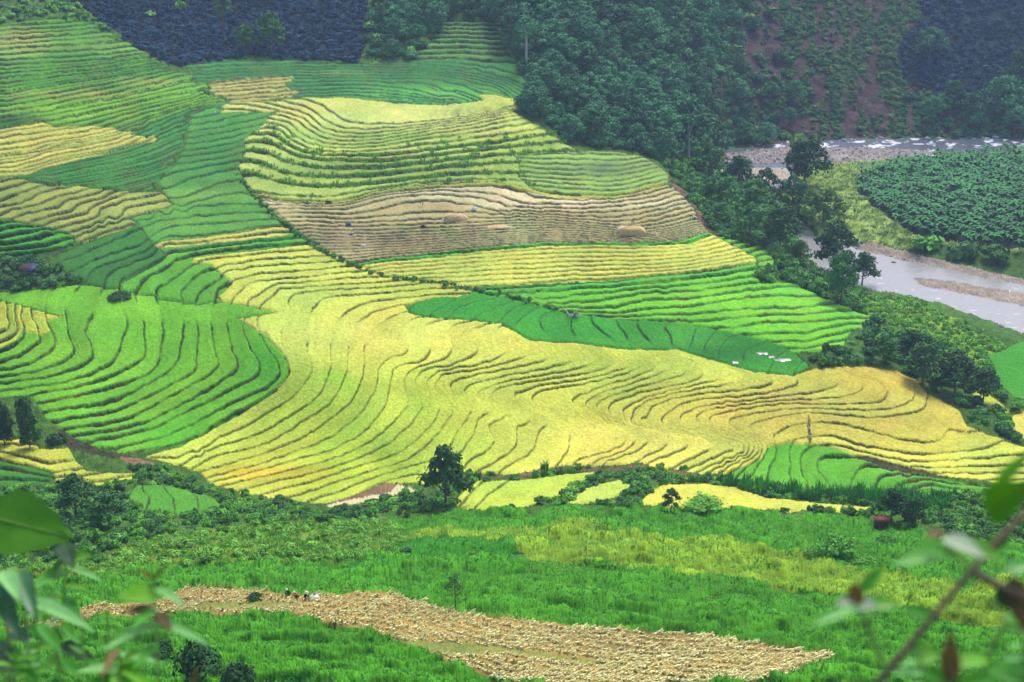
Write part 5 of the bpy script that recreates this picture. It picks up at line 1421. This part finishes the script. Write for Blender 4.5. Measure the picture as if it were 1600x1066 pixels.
def person_body(pose):
    J = POSES[pose]; vs, es, rad = [], [], []
    def add(p, r, par=None):
        vs.append(tuple(map(float, p))); rad.append(r)
        if par is not None: es.append((par, len(vs) - 1))
        return len(vs) - 1
    pel = add(J['pelvis'], .135)
    mid = add(np.array(J['pelvis']) * .5 + np.array(J['chest']) * .5, .125, pel)
    ch = add(J['chest'], .14, mid); nk = add(J['neck'], .055, ch)
    hd = add(J['head'], .098, nk); hv = np.array(J['head']) - np.array(J['neck']); hv /= np.linalg.norm(hv)
    add(np.array(J['head']) + hv * .09, .075, hd)
    for s in (1, -1):
        M = np.array([s, 1, 1])
        sh = add(np.array(J['sh']) * M, .062, ch); el = add(np.array(J['el']) * M, .045, sh); wr = add(np.array(J['wr']) * M, .03, el)
        wv = np.array(J['wr']) * M; dv = wv - np.array(J['el']) * M; dv /= np.linalg.norm(dv)
        pm = add(wv + dv * .07, .03, wr)
        for k in range(5):
            L = (.045, .075, .085, .078, .06)[k]; sx = (k - 2) * .017
            add(wv + dv * (.08 + L if k else .06) + np.array([sx * 1.2 - (.03 * s if k == 0 else 0), .02, -.01]), .008, pm)
        hp2 = add(np.array(J['hip']) * M, .09, pel); kn = add(np.array(J['kn']) * M, .06, hp2); an = add(np.array(J['an']) * M, .042, kn)
        add(np.array(J['to']) * M, .035, an)
    bm = bmesh.new(); lay = bm.verts.layers.skin.verify()
    bv = [bm.verts.new(v) for v in vs]
    for v, r in zip(bv, rad): v[lay].radius = (r, r)
    bv[0][lay].use_root = True
    for a, b in es: bm.edges.new((bv[a], bv[b]))
    me = bpy.data.meshes.new('person_skeleton'); bm.to_mesh(me); bm.free()
    o = bpy.data.objects.new('person_skeleton', me); COL.objects.link(o)
    o.modifiers.new('skin', 'SKIN'); sb = o.modifiers.new('smooth', 'SUBSURF'); sb.levels = 1
    bpy.context.view_layer.update()
    out = bpy.data.meshes.new_from_object(o.evaluated_get(bpy.context.evaluated_depsgraph_get()))
    bpy.data.objects.remove(o)
    return out, J
import bmesh
BODY = {k: person_body(k) for k in POSES}
def person(u, v, pose, top, legs, hat, label, face=0.0, scale=1.0, lift=0.0, name='person'):
    base, J = BODY[pose]; p, d = ground(u, v)
    r = thing(name, label, 'person', (p[0], p[1], p[2] + .05 + lift), None, face); r.scale = (scale,) * 3
    me = base.copy(); me.name = 'body'
    for m in (M_SKIN, top, legs): me.materials.append(m)
    co = np.empty(len(me.vertices) * 3); me.vertices.foreach_get('co', co); co = co.reshape(-1, 3)
    segs = [('neck', 'head', 0), ('pelvis', 'chest', 1), ('chest', 'neck', 1)]
    S = [(np.array(J[a]), np.array(J[b]), m) for a, b, m in segs]
    for s in (1, -1):
        M = np.array([s, 1, 1])
        for a, b, m in (('sh', 'el', 1), ('el', 'wr', 1), ('hip', 'kn', 2), ('kn', 'an', 2), ('an', 'to', 2)): S.append((np.array(J[a]) * M, np.array(J[b]) * M, m))
        w = np.array(J['wr']) * M; S.append((w, w + unit((w - np.array(J['el']) * M)[None])[0] * .16, 0))
    mi = np.zeros(len(me.polygons), np.int32)
    for pl in me.polygons:
        c = np.array(pl.center); best = 9
        for a, b, m in S:
            t = np.clip(((c - a) @ (b - a)) / (((b - a) @ (b - a)) + 1e-9), 0, 1); dd = np.linalg.norm(c - a - t * (b - a))
            if dd < best: best = dd; mi[pl.index] = m
    me.polygons.foreach_set('material_index', mi); me.polygons.foreach_set('use_smooth', np.ones(len(mi), bool))
    o = bpy.data.objects.new('body', me); COL.objects.link(o); o.parent = r
    h = np.array(J['head']); hv = unit((h - np.array(J['neck']))[None])[0]
    vs, fs = [], []
    ring = [(.0, .21 if hat is M_HATC else .115), (.05, .13 if hat is M_HATC else .118), (.12, .10), (.16, .03)]
    a = unit(np.cross(hv, [1, 0, 0.01])[None])[0]; b = np.cross(hv, a)
    for (z, rr) in ring:
        for j in range(12): vs.append(h + hv * (z + .03) + (a * math.cos(j * .5236) + b * math.sin(j * .5236)) * rr)
    for i in range(3):
        for j in range(12): fs.append((i * 12 + j, i * 12 + (j + 1) % 12, (i + 1) * 12 + (j + 1) % 12, (i + 1) * 12 + j))
    link_mesh('hat' if hat is not M_HAIR else 'hair', np.array(vs), np.array(fs), hat, r)
    for s in (1, -1):                                       # eyes
        e = h + hv * .015 - b * .0 + np.array([.035 * s, .088, 0])
        tv, tf = tube([e, e + np.array([0, .012, 0])], [.012, .008], 6); link_mesh('eye', tv, tf, M_HAIR, r)
    return r
person(452, 933, 'crouch', M_BLACK, M_BLACK, M_WHITE, 'person in black with white headscarf crouching at the upper edge of the straw strip', 2.6)
person(465, 938, 'crouch', M_RED, M_BLACK, M_WHITE, 'person with red top and white scarf crouching among the straw', 2.2, 1.05)
person(478, 937, 'crouch', M_BLACK, M_BLACK, M_HATC, 'person in dark clothes with pale hat crouching beside the white sack', -2.4)
person(1265, 680, 'walk', M_WHITE, M_BLACK, M_HAIR, 'person in white shirt walking up the footpath through the golden rice', 0.2, 1.0, .3)
person(1266, 694, 'stand', M_WHITE, M_BLACK, M_HAIR, 'lower person in white top and black trousers on the golden footpath', -.4, 1.0, .3)
person(661, 322, 'bend', M_BLACK, M_BLUE, M_BLACK, 'stooping dark clothed person on the wide tan terrace', 1.4, 1.15)
person(1078, 342, 'bend', M_BLACK, M_BLACK, M_WHITE, 'left of two workers bending at the right end of the stubble', -1.5)
person(1086, 342, 'bend', M_WHITE, M_BLACK, M_HATC, 'right of two workers bending at the right end of the stubble, in white', 1.2)
person(990, 352, 'bend', M_BLACK, M_BLUE, M_BLACK, 'dark clothed worker bending behind the loaf shaped straw stack', 1.6)
person(1050, 292, 'bend', M_BLACK, M_BLACK, M_WHITE, 'worker with white scarf bending on the path at the upper corner of the stubble', 1.1)
person(1260, 453, 'stand', M_BLACK, M_BLACK, M_HAIR, 'person in black standing at the edge of the lobed green terraces', .5)

def sack(u, v, wpx, hpx, m, label, name='sack', cat='sack'):
    p, d = ground(u, v); w = wpx * d / FPX / 2; h = hpx * d / FPX; rng = np.random.default_rng(int(u * 3)); vs, fs = [], []; n = 14
    prof = [(0, .86), (.18, 1.0), (.45, .95), (.7, .78), (.88, .5), (.95, .25), (1.0, .3)]
    for (t, r_) in prof:
        for j in range(n):
            a = 6.283 * j / n; q = r_ * (1 + .08 * rng.normal()); vs.append((math.cos(a) * w * q + .2 * w * t, math.sin(a) * w * .7 * q, h * t - .03))
    for i in range(len(prof) - 1):
        for j in range(n): fs.append((i * n + j, i * n + (j + 1) % n, (i + 1) * n + (j + 1) % n, (i + 1) * n + j))
    o = link_mesh(name, np.array(vs), np.array(fs), m, smooth=True); o.location = (p[0], p[1], p[2] + .05)
    return tag(o, label, cat)
sack(491, 938, 17, 11, M_WHITE, 'bulging white sack beside the crouching people on the straw strip')
sack(740, 328, 8, 6, M_WHITE, 'small white sack on the tan terrace right of the rounded straw pile')
sack(567, 385, 7, 4, M_WHITE, 'small white sack low on the left part of the stubble')
sack(545, 352, 9, 4, M_BLUE, 'bluish grey bundle on the left part of the stubble', 'bundle', 'bundle')
sack(548, 366, 6, 3, M_BLUE, 'smaller bluish bundle just below the larger one on the stubble', 'bundle', 'bundle')
sack(661, 355, 8, 3, M_BLACK, 'dark heap in the weedy patch below the stooping person', 'heap', 'heap')
sack(336, 178, 4, 4, M_WHITE, 'tiny white bag at the tip of the yellow strip by the reddish gully')

# --- huts
def box(x0, y0, z0, x1, y1, z1):
    v = np.array([(x0,y0,z0),(x1,y0,z0),(x1,y1,z0),(x0,y1,z0),(x0,y0,z1),(x1,y0,z1),(x1,y1,z1),(x0,y1,z1)], float)
    return v, np.array([(0,3,2,1),(4,5,6,7),(0,1,5,4),(1,2,6,5),(2,3,7,6),(3,0,4,7)])
def roof_slab(w, d_, z0, z1, t=.06, ov=.25, m=None):
    """mono-pitch roof falling to the front (-y)"""
    v = []
    for zz in (0, t):
        v += [(-w / 2 - ov, -d_ / 2 - ov, z0 + zz), (w / 2 + ov, -d_ / 2 - ov, z0 + zz), (w / 2 + ov, d_ / 2 + ov, z1 + zz), (-w / 2 - ov, d_ / 2 + ov, z1 + zz)]
    return np.array(v), np.array([(0,3,2,1),(4,5,6,7),(0,1,5,4),(1,2,6,5),(2,3,7,6),(3,0,4,7)])
M_TIN = plain_mat('rusty_red_sheet', (100,46,40), .7, .3, .7, .25, 5)
M_THATCH = plain_mat('thatch', (76,58,46), .9, .1, .7, .25, 6)
M_WOOD = plain_mat('weathered_wood', (112,92,76), .85, .1, .6, .2, 5)
M_TARP = plain_mat('blue_tarp', (48,58,104), .6, .2, .6, .1)
p, d = ground(1376, 822)
hut = thing('shed', 'little rusty red sheet shed under the dark trees by the stream', 'shed', tuple(p), None, .15); hut.scale = (.85, .45, .85)
for y in (-.9, .9):
    for x in (-1.0, 1.0):
        tv, tf = tube([(x, y, -.3), (x, y, 1.35 if y < 0 else 1.75)], [.06, .05], 6); link_mesh('post', tv, tf, M_WOOD, hut)
for i in range(7):
    x = -1.05 + i * .3; link_mesh('panel', *box(x, -.99, .12, x + .28, -.96 + .015 * (i % 2), 1.3), M_TIN, hut)
for s in (-1, 1): link_mesh('side_wall', *box(s * 1.05 - .02, -.9, .12, s * 1.05 + .02, .9, 1.3), M_TIN, hut)
link_mesh('roof', *roof_slab(2.1, 1.9, 1.38, 1.8), M_TIN, hut)
p, d = ground(45, 436)
hut = thing('hut', 'open thatched hut with a blue tarp among dark bushes at the left edge', 'hut', (p[0], p[1], p[2] + .8), None, -.2)
for y in (-.9, .9):
    for x in (-1.1, 1.1):
        tv, tf = tube([(x, y, -1.4), (x, y, 1.5 if y < 0 else 2.0)], [.07, .05], 6); link_mesh('post', tv, tf, M_WOOD, hut)
link_mesh('platform', *box(-1.2, -1.0, .3, 1.2, 1.0, .4), M_WOOD, hut)
link_mesh('roof', *roof_slab(2.4, 2.0, 1.5, 2.15, .14), M_THATCH, hut)
v_, f_ = roof_slab(.9, 2.0, 1.5, 2.15, .03); v_[:, 0] += 1.1; v_[:, 2] += .17; link_mesh('tarp', v_, f_, M_TARP, hut)
# --- a brush pile in the green hollow
p, d = ground(896, 494); rr = np.random.default_rng(5); parts = []
for i in range(22):
    a = rr.random() * 6.28; q = rr.normal(0, .7, 3) * [1.4, .7, 0]
    parts.append(tube([q + [0, 0, .2], q + [math.cos(a) * .8, math.sin(a) * .8, .6 + .3 * rr.random()], q + [math.cos(a) * 1.5, math.sin(a) * 1.5, .5 + .7 * rr.random()]], [.05, .04, .015], 5))
o = link_mesh('brush_pile', *merge(parts), M_BARK_PALE); o.location = tuple(p); tag(o, 'small pile of dry pale branches at the edge of the green hollow', 'brush pile')

# ------------------------------------------------------------------ the slope under the camera and the weeds in front of it
row = P[-1]; nb = 14; vs = []
for i in range(nb + 1):
    t = i / nb
    k = 1 - t
    x = row[:, 0] * (k * .9 + .1); y = row[:, 1] * k + (-6) * t; z = (row[:, 2]) * k + (-1.75) * t
    z = z - 1.2 * np.sin(math.pi * t) * 1.0 + .12 * vnoise(x, y, 1.5, 501) * (1 if i else 0)
    vs.append(np.stack([x, y, z], 1)[::12])
nx_ = len(vs[0]); vs = np.vstack(vs); g = np.arange((nb + 1) * nx_).reshape(nb + 1, nx_)
fs = np.stack([g[:-1, :-1], g[1:, :-1], g[1:, 1:], g[:-1, 1:]], -1).reshape(-1, 4)
tag(link_mesh('near_hillside', vs, fs, M_ROUGH, None, np.tile(C(70,130,56), (len(vs), 1))), kind='structure')

def leaf_mat(name, rgb, k=.62, amp=.18, rough=.45):
    m = plain_mat(name, rgb, rough, .35, k, amp, 60)
    nt = m.node_tree; b = nt.nodes['Principled BSDF']
    tr = nt.nodes.new('ShaderNodeBsdfTranslucent'); mx = nt.nodes.new('ShaderNodeMixShader'); mx.inputs[0].default_value = .3
    tr.inputs['Color'].default_value = (*C(*rgb, k), 1)
    nt.links.new(b.outputs[0], mx.inputs[1]); nt.links.new(tr.outputs[0], mx.inputs[2])
    nt.links.new(mx.outputs[0], nt.nodes['Material Output'].inputs['Surface'])
    return m
L_BRIGHT = leaf_mat('bright_leaf', (84,150,26), .68); L_LIME = leaf_mat('lime_leaf', (120,196,50)); L_MID = leaf_mat('green_leaf', (80,166,44), .66)
L_PALE = leaf_mat('pale_leaf', (140,210,116), .66); L_BLUE = leaf_mat('blue_green_leaf', (80,136,88)); L_DARKL = leaf_mat('shaded_leaf', (44,84,36))
L_RED = leaf_mat('reddish_bud', (132,96,46)); L_BROWN = leaf_mat('dry_leaf', (116,92,56)); L_WHITE = leaf_mat('whitish_leaf', (196,212,180), .65)
M_STEM = plain_mat('green_stem', (138,180,84), .6, .3, .6, .15, 40); M_STEMB = plain_mat('brown_stem', (142,112,92), .6, .3, .6, .15, 40)
CAMUP = np.array([0, SP, CP]); CAMF = np.array([0, CP, -SP])

def leaf(parent, base, tip, wpx, m, face=.75, curl=.12, fold=.25, name='leaf', serr=0.0):
    """base, tip: (u, v, distance); a folded, curled leaf blade with veins in its outline"""
    B = to_world(base[0], base[1], base[2]); T = to_world(tip[0], tip[1], tip[2]); ax = T - B; L = np.linalg.norm(ax); ax /= L
    if m in (L_PALE, L_BLUE): T = B + (T - B) * .78; wpx = wpx * .74; L = L * .78
    w = wpx * (base[2] + tip[2]) / 2 / FPX / 2
    view = unit(((B + T) / 2)[None])[0]
    nrm = -view * face + np.array([0, 0, 1]) * (1 - face); nrm = unit((nrm - ax * (nrm @ ax))[None])[0]; sd = np.cross(ax, nrm)
    n, k = 13, 7; vs = []; rng = np.random.default_rng(int(abs(base[0] * 7 + tip[1])))
    for i in range(n):
        t = i / (n - 1)
        prof = (math.sin(math.pi * t ** .72) ** .85) * (1 - .25 * t) * 1.1 + .015
        if i == n - 1: prof = .01
        c = B + ax * L * t - nrm * curl * L * (t * t)
        for j in range(k):
            s = (j / (k - 1)) * 2 - 1
            e = 1 + (serr * (1 if i % 2 else -1) if abs(s) == 1 else 0)
            vs.append(c + sd * s * w * prof * e + nrm * (abs(s) ** 1.3 * fold * w * prof + .03 * w * math.sin(9 * t + 3 * s) + .02 * w * rng.normal()))
    g = np.arange(n * k).reshape(n, k)
    fs = np.stack([g[:-1, :-1], g[1:, :-1], g[1:, 1:], g[:-1, 1:]], -1).reshape(-1, 4)
    v = np.array(vs) - np.array(parent.location)
    o = link_mesh(name, v, fs, m, parent, smooth=True)
    if wpx >= 22:                                           # the pale raised midrib
        mid = v.reshape(n, k, 3)[:, 3] + nrm * .03 * w
        link_mesh('midrib', *tube(mid, np.linspace(.026, .008, n) * w, 5), M_STEM, o, smooth=True)
    return o

def weed(label, foot, stems, leaves_, name='weed', cat='plant'):
    """foot: (u, distance) on the slope under the picture; stems: lists of (u, v, dist, radius px)"""
    p0 = to_world(foot[0], 1066, foot[1]); gz = -1.75 - 0.78 * p0[1] - .6
    r = thing(name, label, cat, (p0[0], p0[1], gz))
    O = np.array(r.location)
    for i, (st, m) in enumerate(stems):
        pts = [to_world(a, b, c) for a, b, c, _ in st]; rad = [q * c / FPX for _, _, c, q in st]
        if i == 0:
            pts = [np.array([p0[0], p0[1], gz - .05]), np.array([p0[0], p0[1], (gz + pts[0][2]) / 2])] + pts; rad = [rad[0] * 1.5, rad[0] * 1.3] + rad
        dp = densify(np.array(pts), .06); dr = np.interp(np.linspace(0, 1, len(dp)), np.linspace(0, 1, len(rad)), rad)
        tv, tf = tube(dp - O, dr, 8); link_mesh('stem' if i == 0 else 'twig', tv, tf, m, r, smooth=True)
    for a in leaves_:
        leaf(r, *a)
    return r
def sprig(label, foot, path, rng, size=1.0, mats=None, name='weed'):
    """a leafy stem: pairs of small leaves up a bending stalk"""
    D = foot[1]; mats = mats or [L_MID, L_LIME, L_MID, L_PALE, L_LIME]
    lv = []; pp = densify(path, 22)
    for i, (a, b) in enumerate(pp[1:]):
        t = (i + 1) / len(pp)
        for s in (-1, 1):
            if rng.random() < .22: continue
            L = size * (30 - 14 * t) * (.7 + .6 * rng.random()); an = (.1 + .9 * rng.random()) * s
            lv.append(((a, b, D), (a + s * L * math.cos(an * .6), b - L * .55 * math.sin(abs(an)) + 5 * rng.normal() + (6 if t < .5 else -4), D - .06 + .1 * rng.random()), L * (.38 + .2 * rng.random()), mats[rng.integers(len(mats))], .35 + .5 * rng.random(), .08 + .15 * rng.random(), .2))
    a, b = pp[-1]
    for s in (-1, 0, 1): lv.append(((a, b + 2, D), (a + s * 9 * size, b - (12 - 4 * abs(s)) * size, D), 7 * size, mats[1], .6))
    return weed(label, foot, [([(a, b, D, 2.6 - 1.2 * i / len(path)) for i, (a, b) in enumerate(path)], M_STEM)], lv, name)
RS = np.random.default_rng(91)
sprig('small leafy sprig at the bottom left between the pale weed and the tall one', (64, 2.1), [(60,1066),(58,1030),(64,996),(70,968)], RS, .9)
sprig('bright green sprig rising right of the tall weed at the bottom left', (134, 2.0), [(138,1066),(134,1034),(128,1006),(130,986)], RS, .8)
sprig('low sprig with lime leaves at the very corner of the bottom left', (14, 1.7), [(10,1080),(16,1052),(24,1030)], RS, 1.1)
sprig('fine leafy sprig among the drooping bluish leaves at the left edge', (44, 1.95), [(40,1080),(44,1020),(40,966),(48,926)], RS, .95)
sprig('slim sprig with small pale leaves left of the reddish tipped weed', (170, 2.1), [(172,1080),(166,1030),(170,990),(166,960)], RS, .75)
sprig('leafy sprig at the bottom edge just left of the dark bush', (222, 1.9), [(226,1080),(222,1052),(214,1026)], RS, .9)
sprig('blurred green sprig near the right edge under the thick brown stem', (1440, 1.05), [(1446,1090),(1440,1050),(1432,1020)], RS, 1.5)
sprig('soft blurred leafy twig hanging at the right edge of the view', (1590, 1.1), [(1604,1070),(1600,1010),(1592,970)], RS, 1.7)
D = 2.3
weed('tall weed at lower left carrying the big bright heart shaped leaf', (92, D), [
  ([(94,1066,D,3.2),(96,1000,D,3),(100,930,D,2.6),(104,880,D,2.2),(100,850,D,1.8)], M_STEM), ([(100,850,D,1.6),(90,838,D,1.4),(70,830,D,1.2)], M_STEM)],
 [((-24,806,D),(110,838,D-.05),104,L_BRIGHT,.85,.06,.12,'leaf',.05), ((100,875,D),(134,862,D-.1),26,L_LIME,.7), ((104,885,D),(166,898,D-.15),18,L_PALE,.5), ((100,890,D),(52,912,D-.1),24,L_MID,.6),
  ((98,850,D),(112,880,D-.08),30,L_DARKL,.7), ((100,930,D),(128,968,D-.1),16,L_MID,.6), ((98,930,D),(60,940,D-.1),18,L_LIME,.5), ((92,1000,D),(40,1012,D-.1),16,L_MID,.6), ((101,870,D),(82,892,D-.05),14,L_MID,.6), ((99,945,D),(124,930,D-.05),12,L_LIME,.5), ((97,960,D),(74,975,D-.05),13,L_PALE,.6), ((98,975,D),(120,1002,D-.05),14,L_MID,.5), ((95,1020,D),(70,1044,D-.05),18,L_LIME,.6), ((95,1030,D),(128,1056,D-.05),20,L_MID,.6), ((100,915,D),(138,916,D-.06),10,L_LIME,.4), ((96,1005,D),(146,1030,D-.12),22,L_DARKL,.8), ((96,1003,D),(132,985,D+.05),5,L_MID,.4)])
D = 1.9
weed('pale leaved weed at the left edge with drooping bluish leaves', (20, D), [
  ([(24,1066,D,4),(14,1000,D,4),(6,940,D,3.5),(-4,900,D,3)], M_STEM)],
 [((-16,900,D),(40,1004,D-.1),50,L_BLUE,.5,.25,.4,'leaf',.06), ((28,892,D),(60,968,D-.1),44,L_BLUE,.5,.25,.45,'leaf',.06), ((6,892,D),(30,930,D-.1),40,L_PALE,.5,.2,.4), ((40,935,D),(164,972,D-.2),34,L_PALE,.45,.12,.25), ((40,960,D),(72,944,D-.1),40,L_PALE,.6,.1,.3), ((20,985,D),(46,1000,D-.1),40,L_BLUE,.7),
  ((2,1010,D),(60,1066,D-.1),30,L_MID,.6), ((0,1040,D),(36,1030,D-.1),24,L_LIME,.6), ((60,975,D),(92,1010,D-.1),20,L_MID,.6), ((-10,1010,D),(16,1050,D-.1),40,L_DARKL,.7)])
D = 1.55
weed('blurred weed with a reddish tip left of the straw strip', (246, D), [
  ([(246,1066,D,3.5),(244,1000,D,3),(242,940,D,2.6),(240,900,D,2)], M_STEM), ([(244,1000,D,2),(262,985,D,1.6)], M_STEM)],
 [((240,905,D),(262,876,D-.03),9,L_RED,.5), ((240,905,D),(216,886,D-.03),9,L_RED,.5), ((240,900,D),(242,888,D-.03),10,L_LIME,.6), ((242,925,D),(196,928,D-.1),36,L_LIME,.85,.1,.15), ((242,920,D),(292,930,D-.1),22,L_PALE,.5,.2), ((243,955,D),(200,950,D-.05),20,L_BROWN,.6), ((244,950,D),(212,968,D-.1),18,L_MID,.7),
  ((244,975,D),(148,998,D-.15),28,L_PALE,.45,.15), ((244,975,D),(334,985,D-.15),24,L_PALE,.45,.15), ((244,960,D),(264,975,D-.05),22,L_BROWN,.6), ((246,1010,D),(212,1030,D-.1),18,L_MID,.6)])
D = 1.8
weed('low leafy weed at the bottom left with a pinkish bud', (196, D), [
  ([(190,1066,D,3),(188,1030,D,2.6),(184,1012,D,2)], M_STEM)],
 [((184,1014,D),(160,1046,D-.1),12,L_RED,.6), ((186,1020,D),(266,1030,D-.1),22,L_PALE,.5), ((188,1035,D),(230,1066,D-.1),26,L_LIME,.7), ((188,1040,D),(206,1010,D-.1),22,L_LIME,.7), ((186,1045,D),(110,1040,D-.1),26,L_PALE,.5), ((188,1060,D),(120,1075,D-.1),26,L_MID,.6), ((186,1050,D),(196,1080,D-.1),36,L_LIME,.6), ((300,1080,D),(308,1040,D),10,L_BROWN,.6)])
D = 1.0
weed('out of focus thick brown stem with pale leaves at lower right', (1362, D), [
  ([(1372,1066,D,9),(1420,1010,D,8.5),(1470,950,D,7.5),(1518,892,D,7),(1560,845,D,6),(1615,790,D,5)], M_STEMB), ([(1380,1040,D,5),(1358,985,D,4.5),(1344,950,D,4)], M_STEM), ([(1518,892,D,7),(1560,915,D,7),(1620,940,D,6)], M_STEMB), ([(1518,892,D,4),(1490,860,D,3),(1474,840,D,3)], M_STEM)],
 [((1340,950,D),(1254,975,D-.05),22,L_PALE,.5,.1), ((1338,945,D),(1334,908,D),26,L_RED,.7,.0,.3), ((1342,945,D),(1368,946,D-.02),26,L_WHITE,.6), ((1362,945,D),(1410,942,D),18,L_LIME,.5), ((1336,938,D),(1304,942,D),16,L_WHITE,.5), ((1345,925,D),(1384,880,D),22,L_MID,.6),
  ((1470,868,D),(1386,874,D-.05),34,L_PALE,.5), ((1486,866,D),(1440,850,D-.05),40,L_MID,.6), ((1474,838,D),(1536,862,D-.05),30,L_WHITE,.5), ((1474,832,D),(1448,834,D-.02),14,L_RED,.5), ((1490,850,D),(1560,866,D-.05),34,L_LIME,.6),
  ((1540,800,D),(1610,756,D-.05),60,L_BRIGHT,.8,.05,.2), ((1556,760,D),(1612,700,D-.03),22,L_LIME,.6), ((1560,915,D),(1590,955,D),40,L_DARKL,.7), ((1580,900,D),(1612,1000,D),36,L_BROWN,.6), ((1570,890,D),(1625,880,D),28,L_PALE,.5), ((1455,965,D),(1420,948,D),26,L_MID,.5), ((1420,1010,D),(1470,1020,D),28,L_LIME,.5), ((1545,860,D),(1580,832,D),26,L_MID,.6)])
weed('blurred brownish blade rising from the bottom edge at lower right', (1486, .95), [
  ([(1486,1090,.95,5),(1486,1040,.95,4)], M_STEMB)], [((1486,1066,.95),(1484,985,.95),30,L_RED,.8,.02,.3), ((1488,1075,.95),(1440,1040,.95),26,L_MID,.6), ((1488,1075,.95),(1560,1050,.9),34,L_MID,.5)])
weed('blurred pale stalk with soft leaves at the lower right corner', (1556, 1.15), [
  ([(1530,1080,1.15,6),(1550,1010,1.15,5.5),(1580,960,1.15,5),(1610,930,1.15,4)], M_STEM)], [((1540,1040,1.15),(1610,1066,1.1),36,L_MID,.5), ((1545,1030,1.15),(1480,1035,1.1),26,L_LIME,.5), ((1600,940,1.15),(1615,1010,1.1),30,L_LIME,.6)])

# ------------------------------------------------------------------ the damp valley air
def build_haze():
    lo = np.array([1e9] * 3); hi = -lo
    for o in COL.objects:
        if o.type == 'MESH':
            bb = np.array([o.matrix_world @ __import__('mathutils').Vector(c) for c in o.bound_box])
            lo = np.minimum(lo, bb.min(0)); hi = np.maximum(hi, bb.max(0))
    lo -= [12, 12, 1]; hi += [12, 12, 12]; hi[2] = max(hi[2], 4.0); lo[1] = min(lo[1], -12)
    x0, y0, z0 = lo; x1, y1, z1 = hi
    v = np.array([(x0,y0,z0),(x1,y0,z0),(x1,y1,z0),(x0,y1,z0),(x0,y0,z1),(x1,y0,z1),(x1,y1,z1),(x0,y1,z1)])
    f = np.array([(0,3,2,1),(4,5,6,7),(0,1,5,4),(1,2,6,5),(2,3,7,6),(3,0,4,7)])
    m = bpy.data.materials.new('valley_air'); m.use_nodes = True
    nt = m.node_tree; nt.nodes.clear()
    out = nt.nodes.new('ShaderNodeOutputMaterial'); pv = nt.nodes.new('ShaderNodeVolumePrincipled')
    pv.inputs['Color'].default_value = (.50, .66, 1.0, 1)
    pv.inputs['Density'].default_value = HAZE
    pv.inputs['Anisotropy'].default_value = 0.15
    nt.links.new(pv.outputs[0], out.inputs['Volume'])
    o = link_mesh('haze', v, f, m)
    tag(o, kind='stuff')
HAZE = 0.00019
bpy.context.view_layer.update()
build_haze()
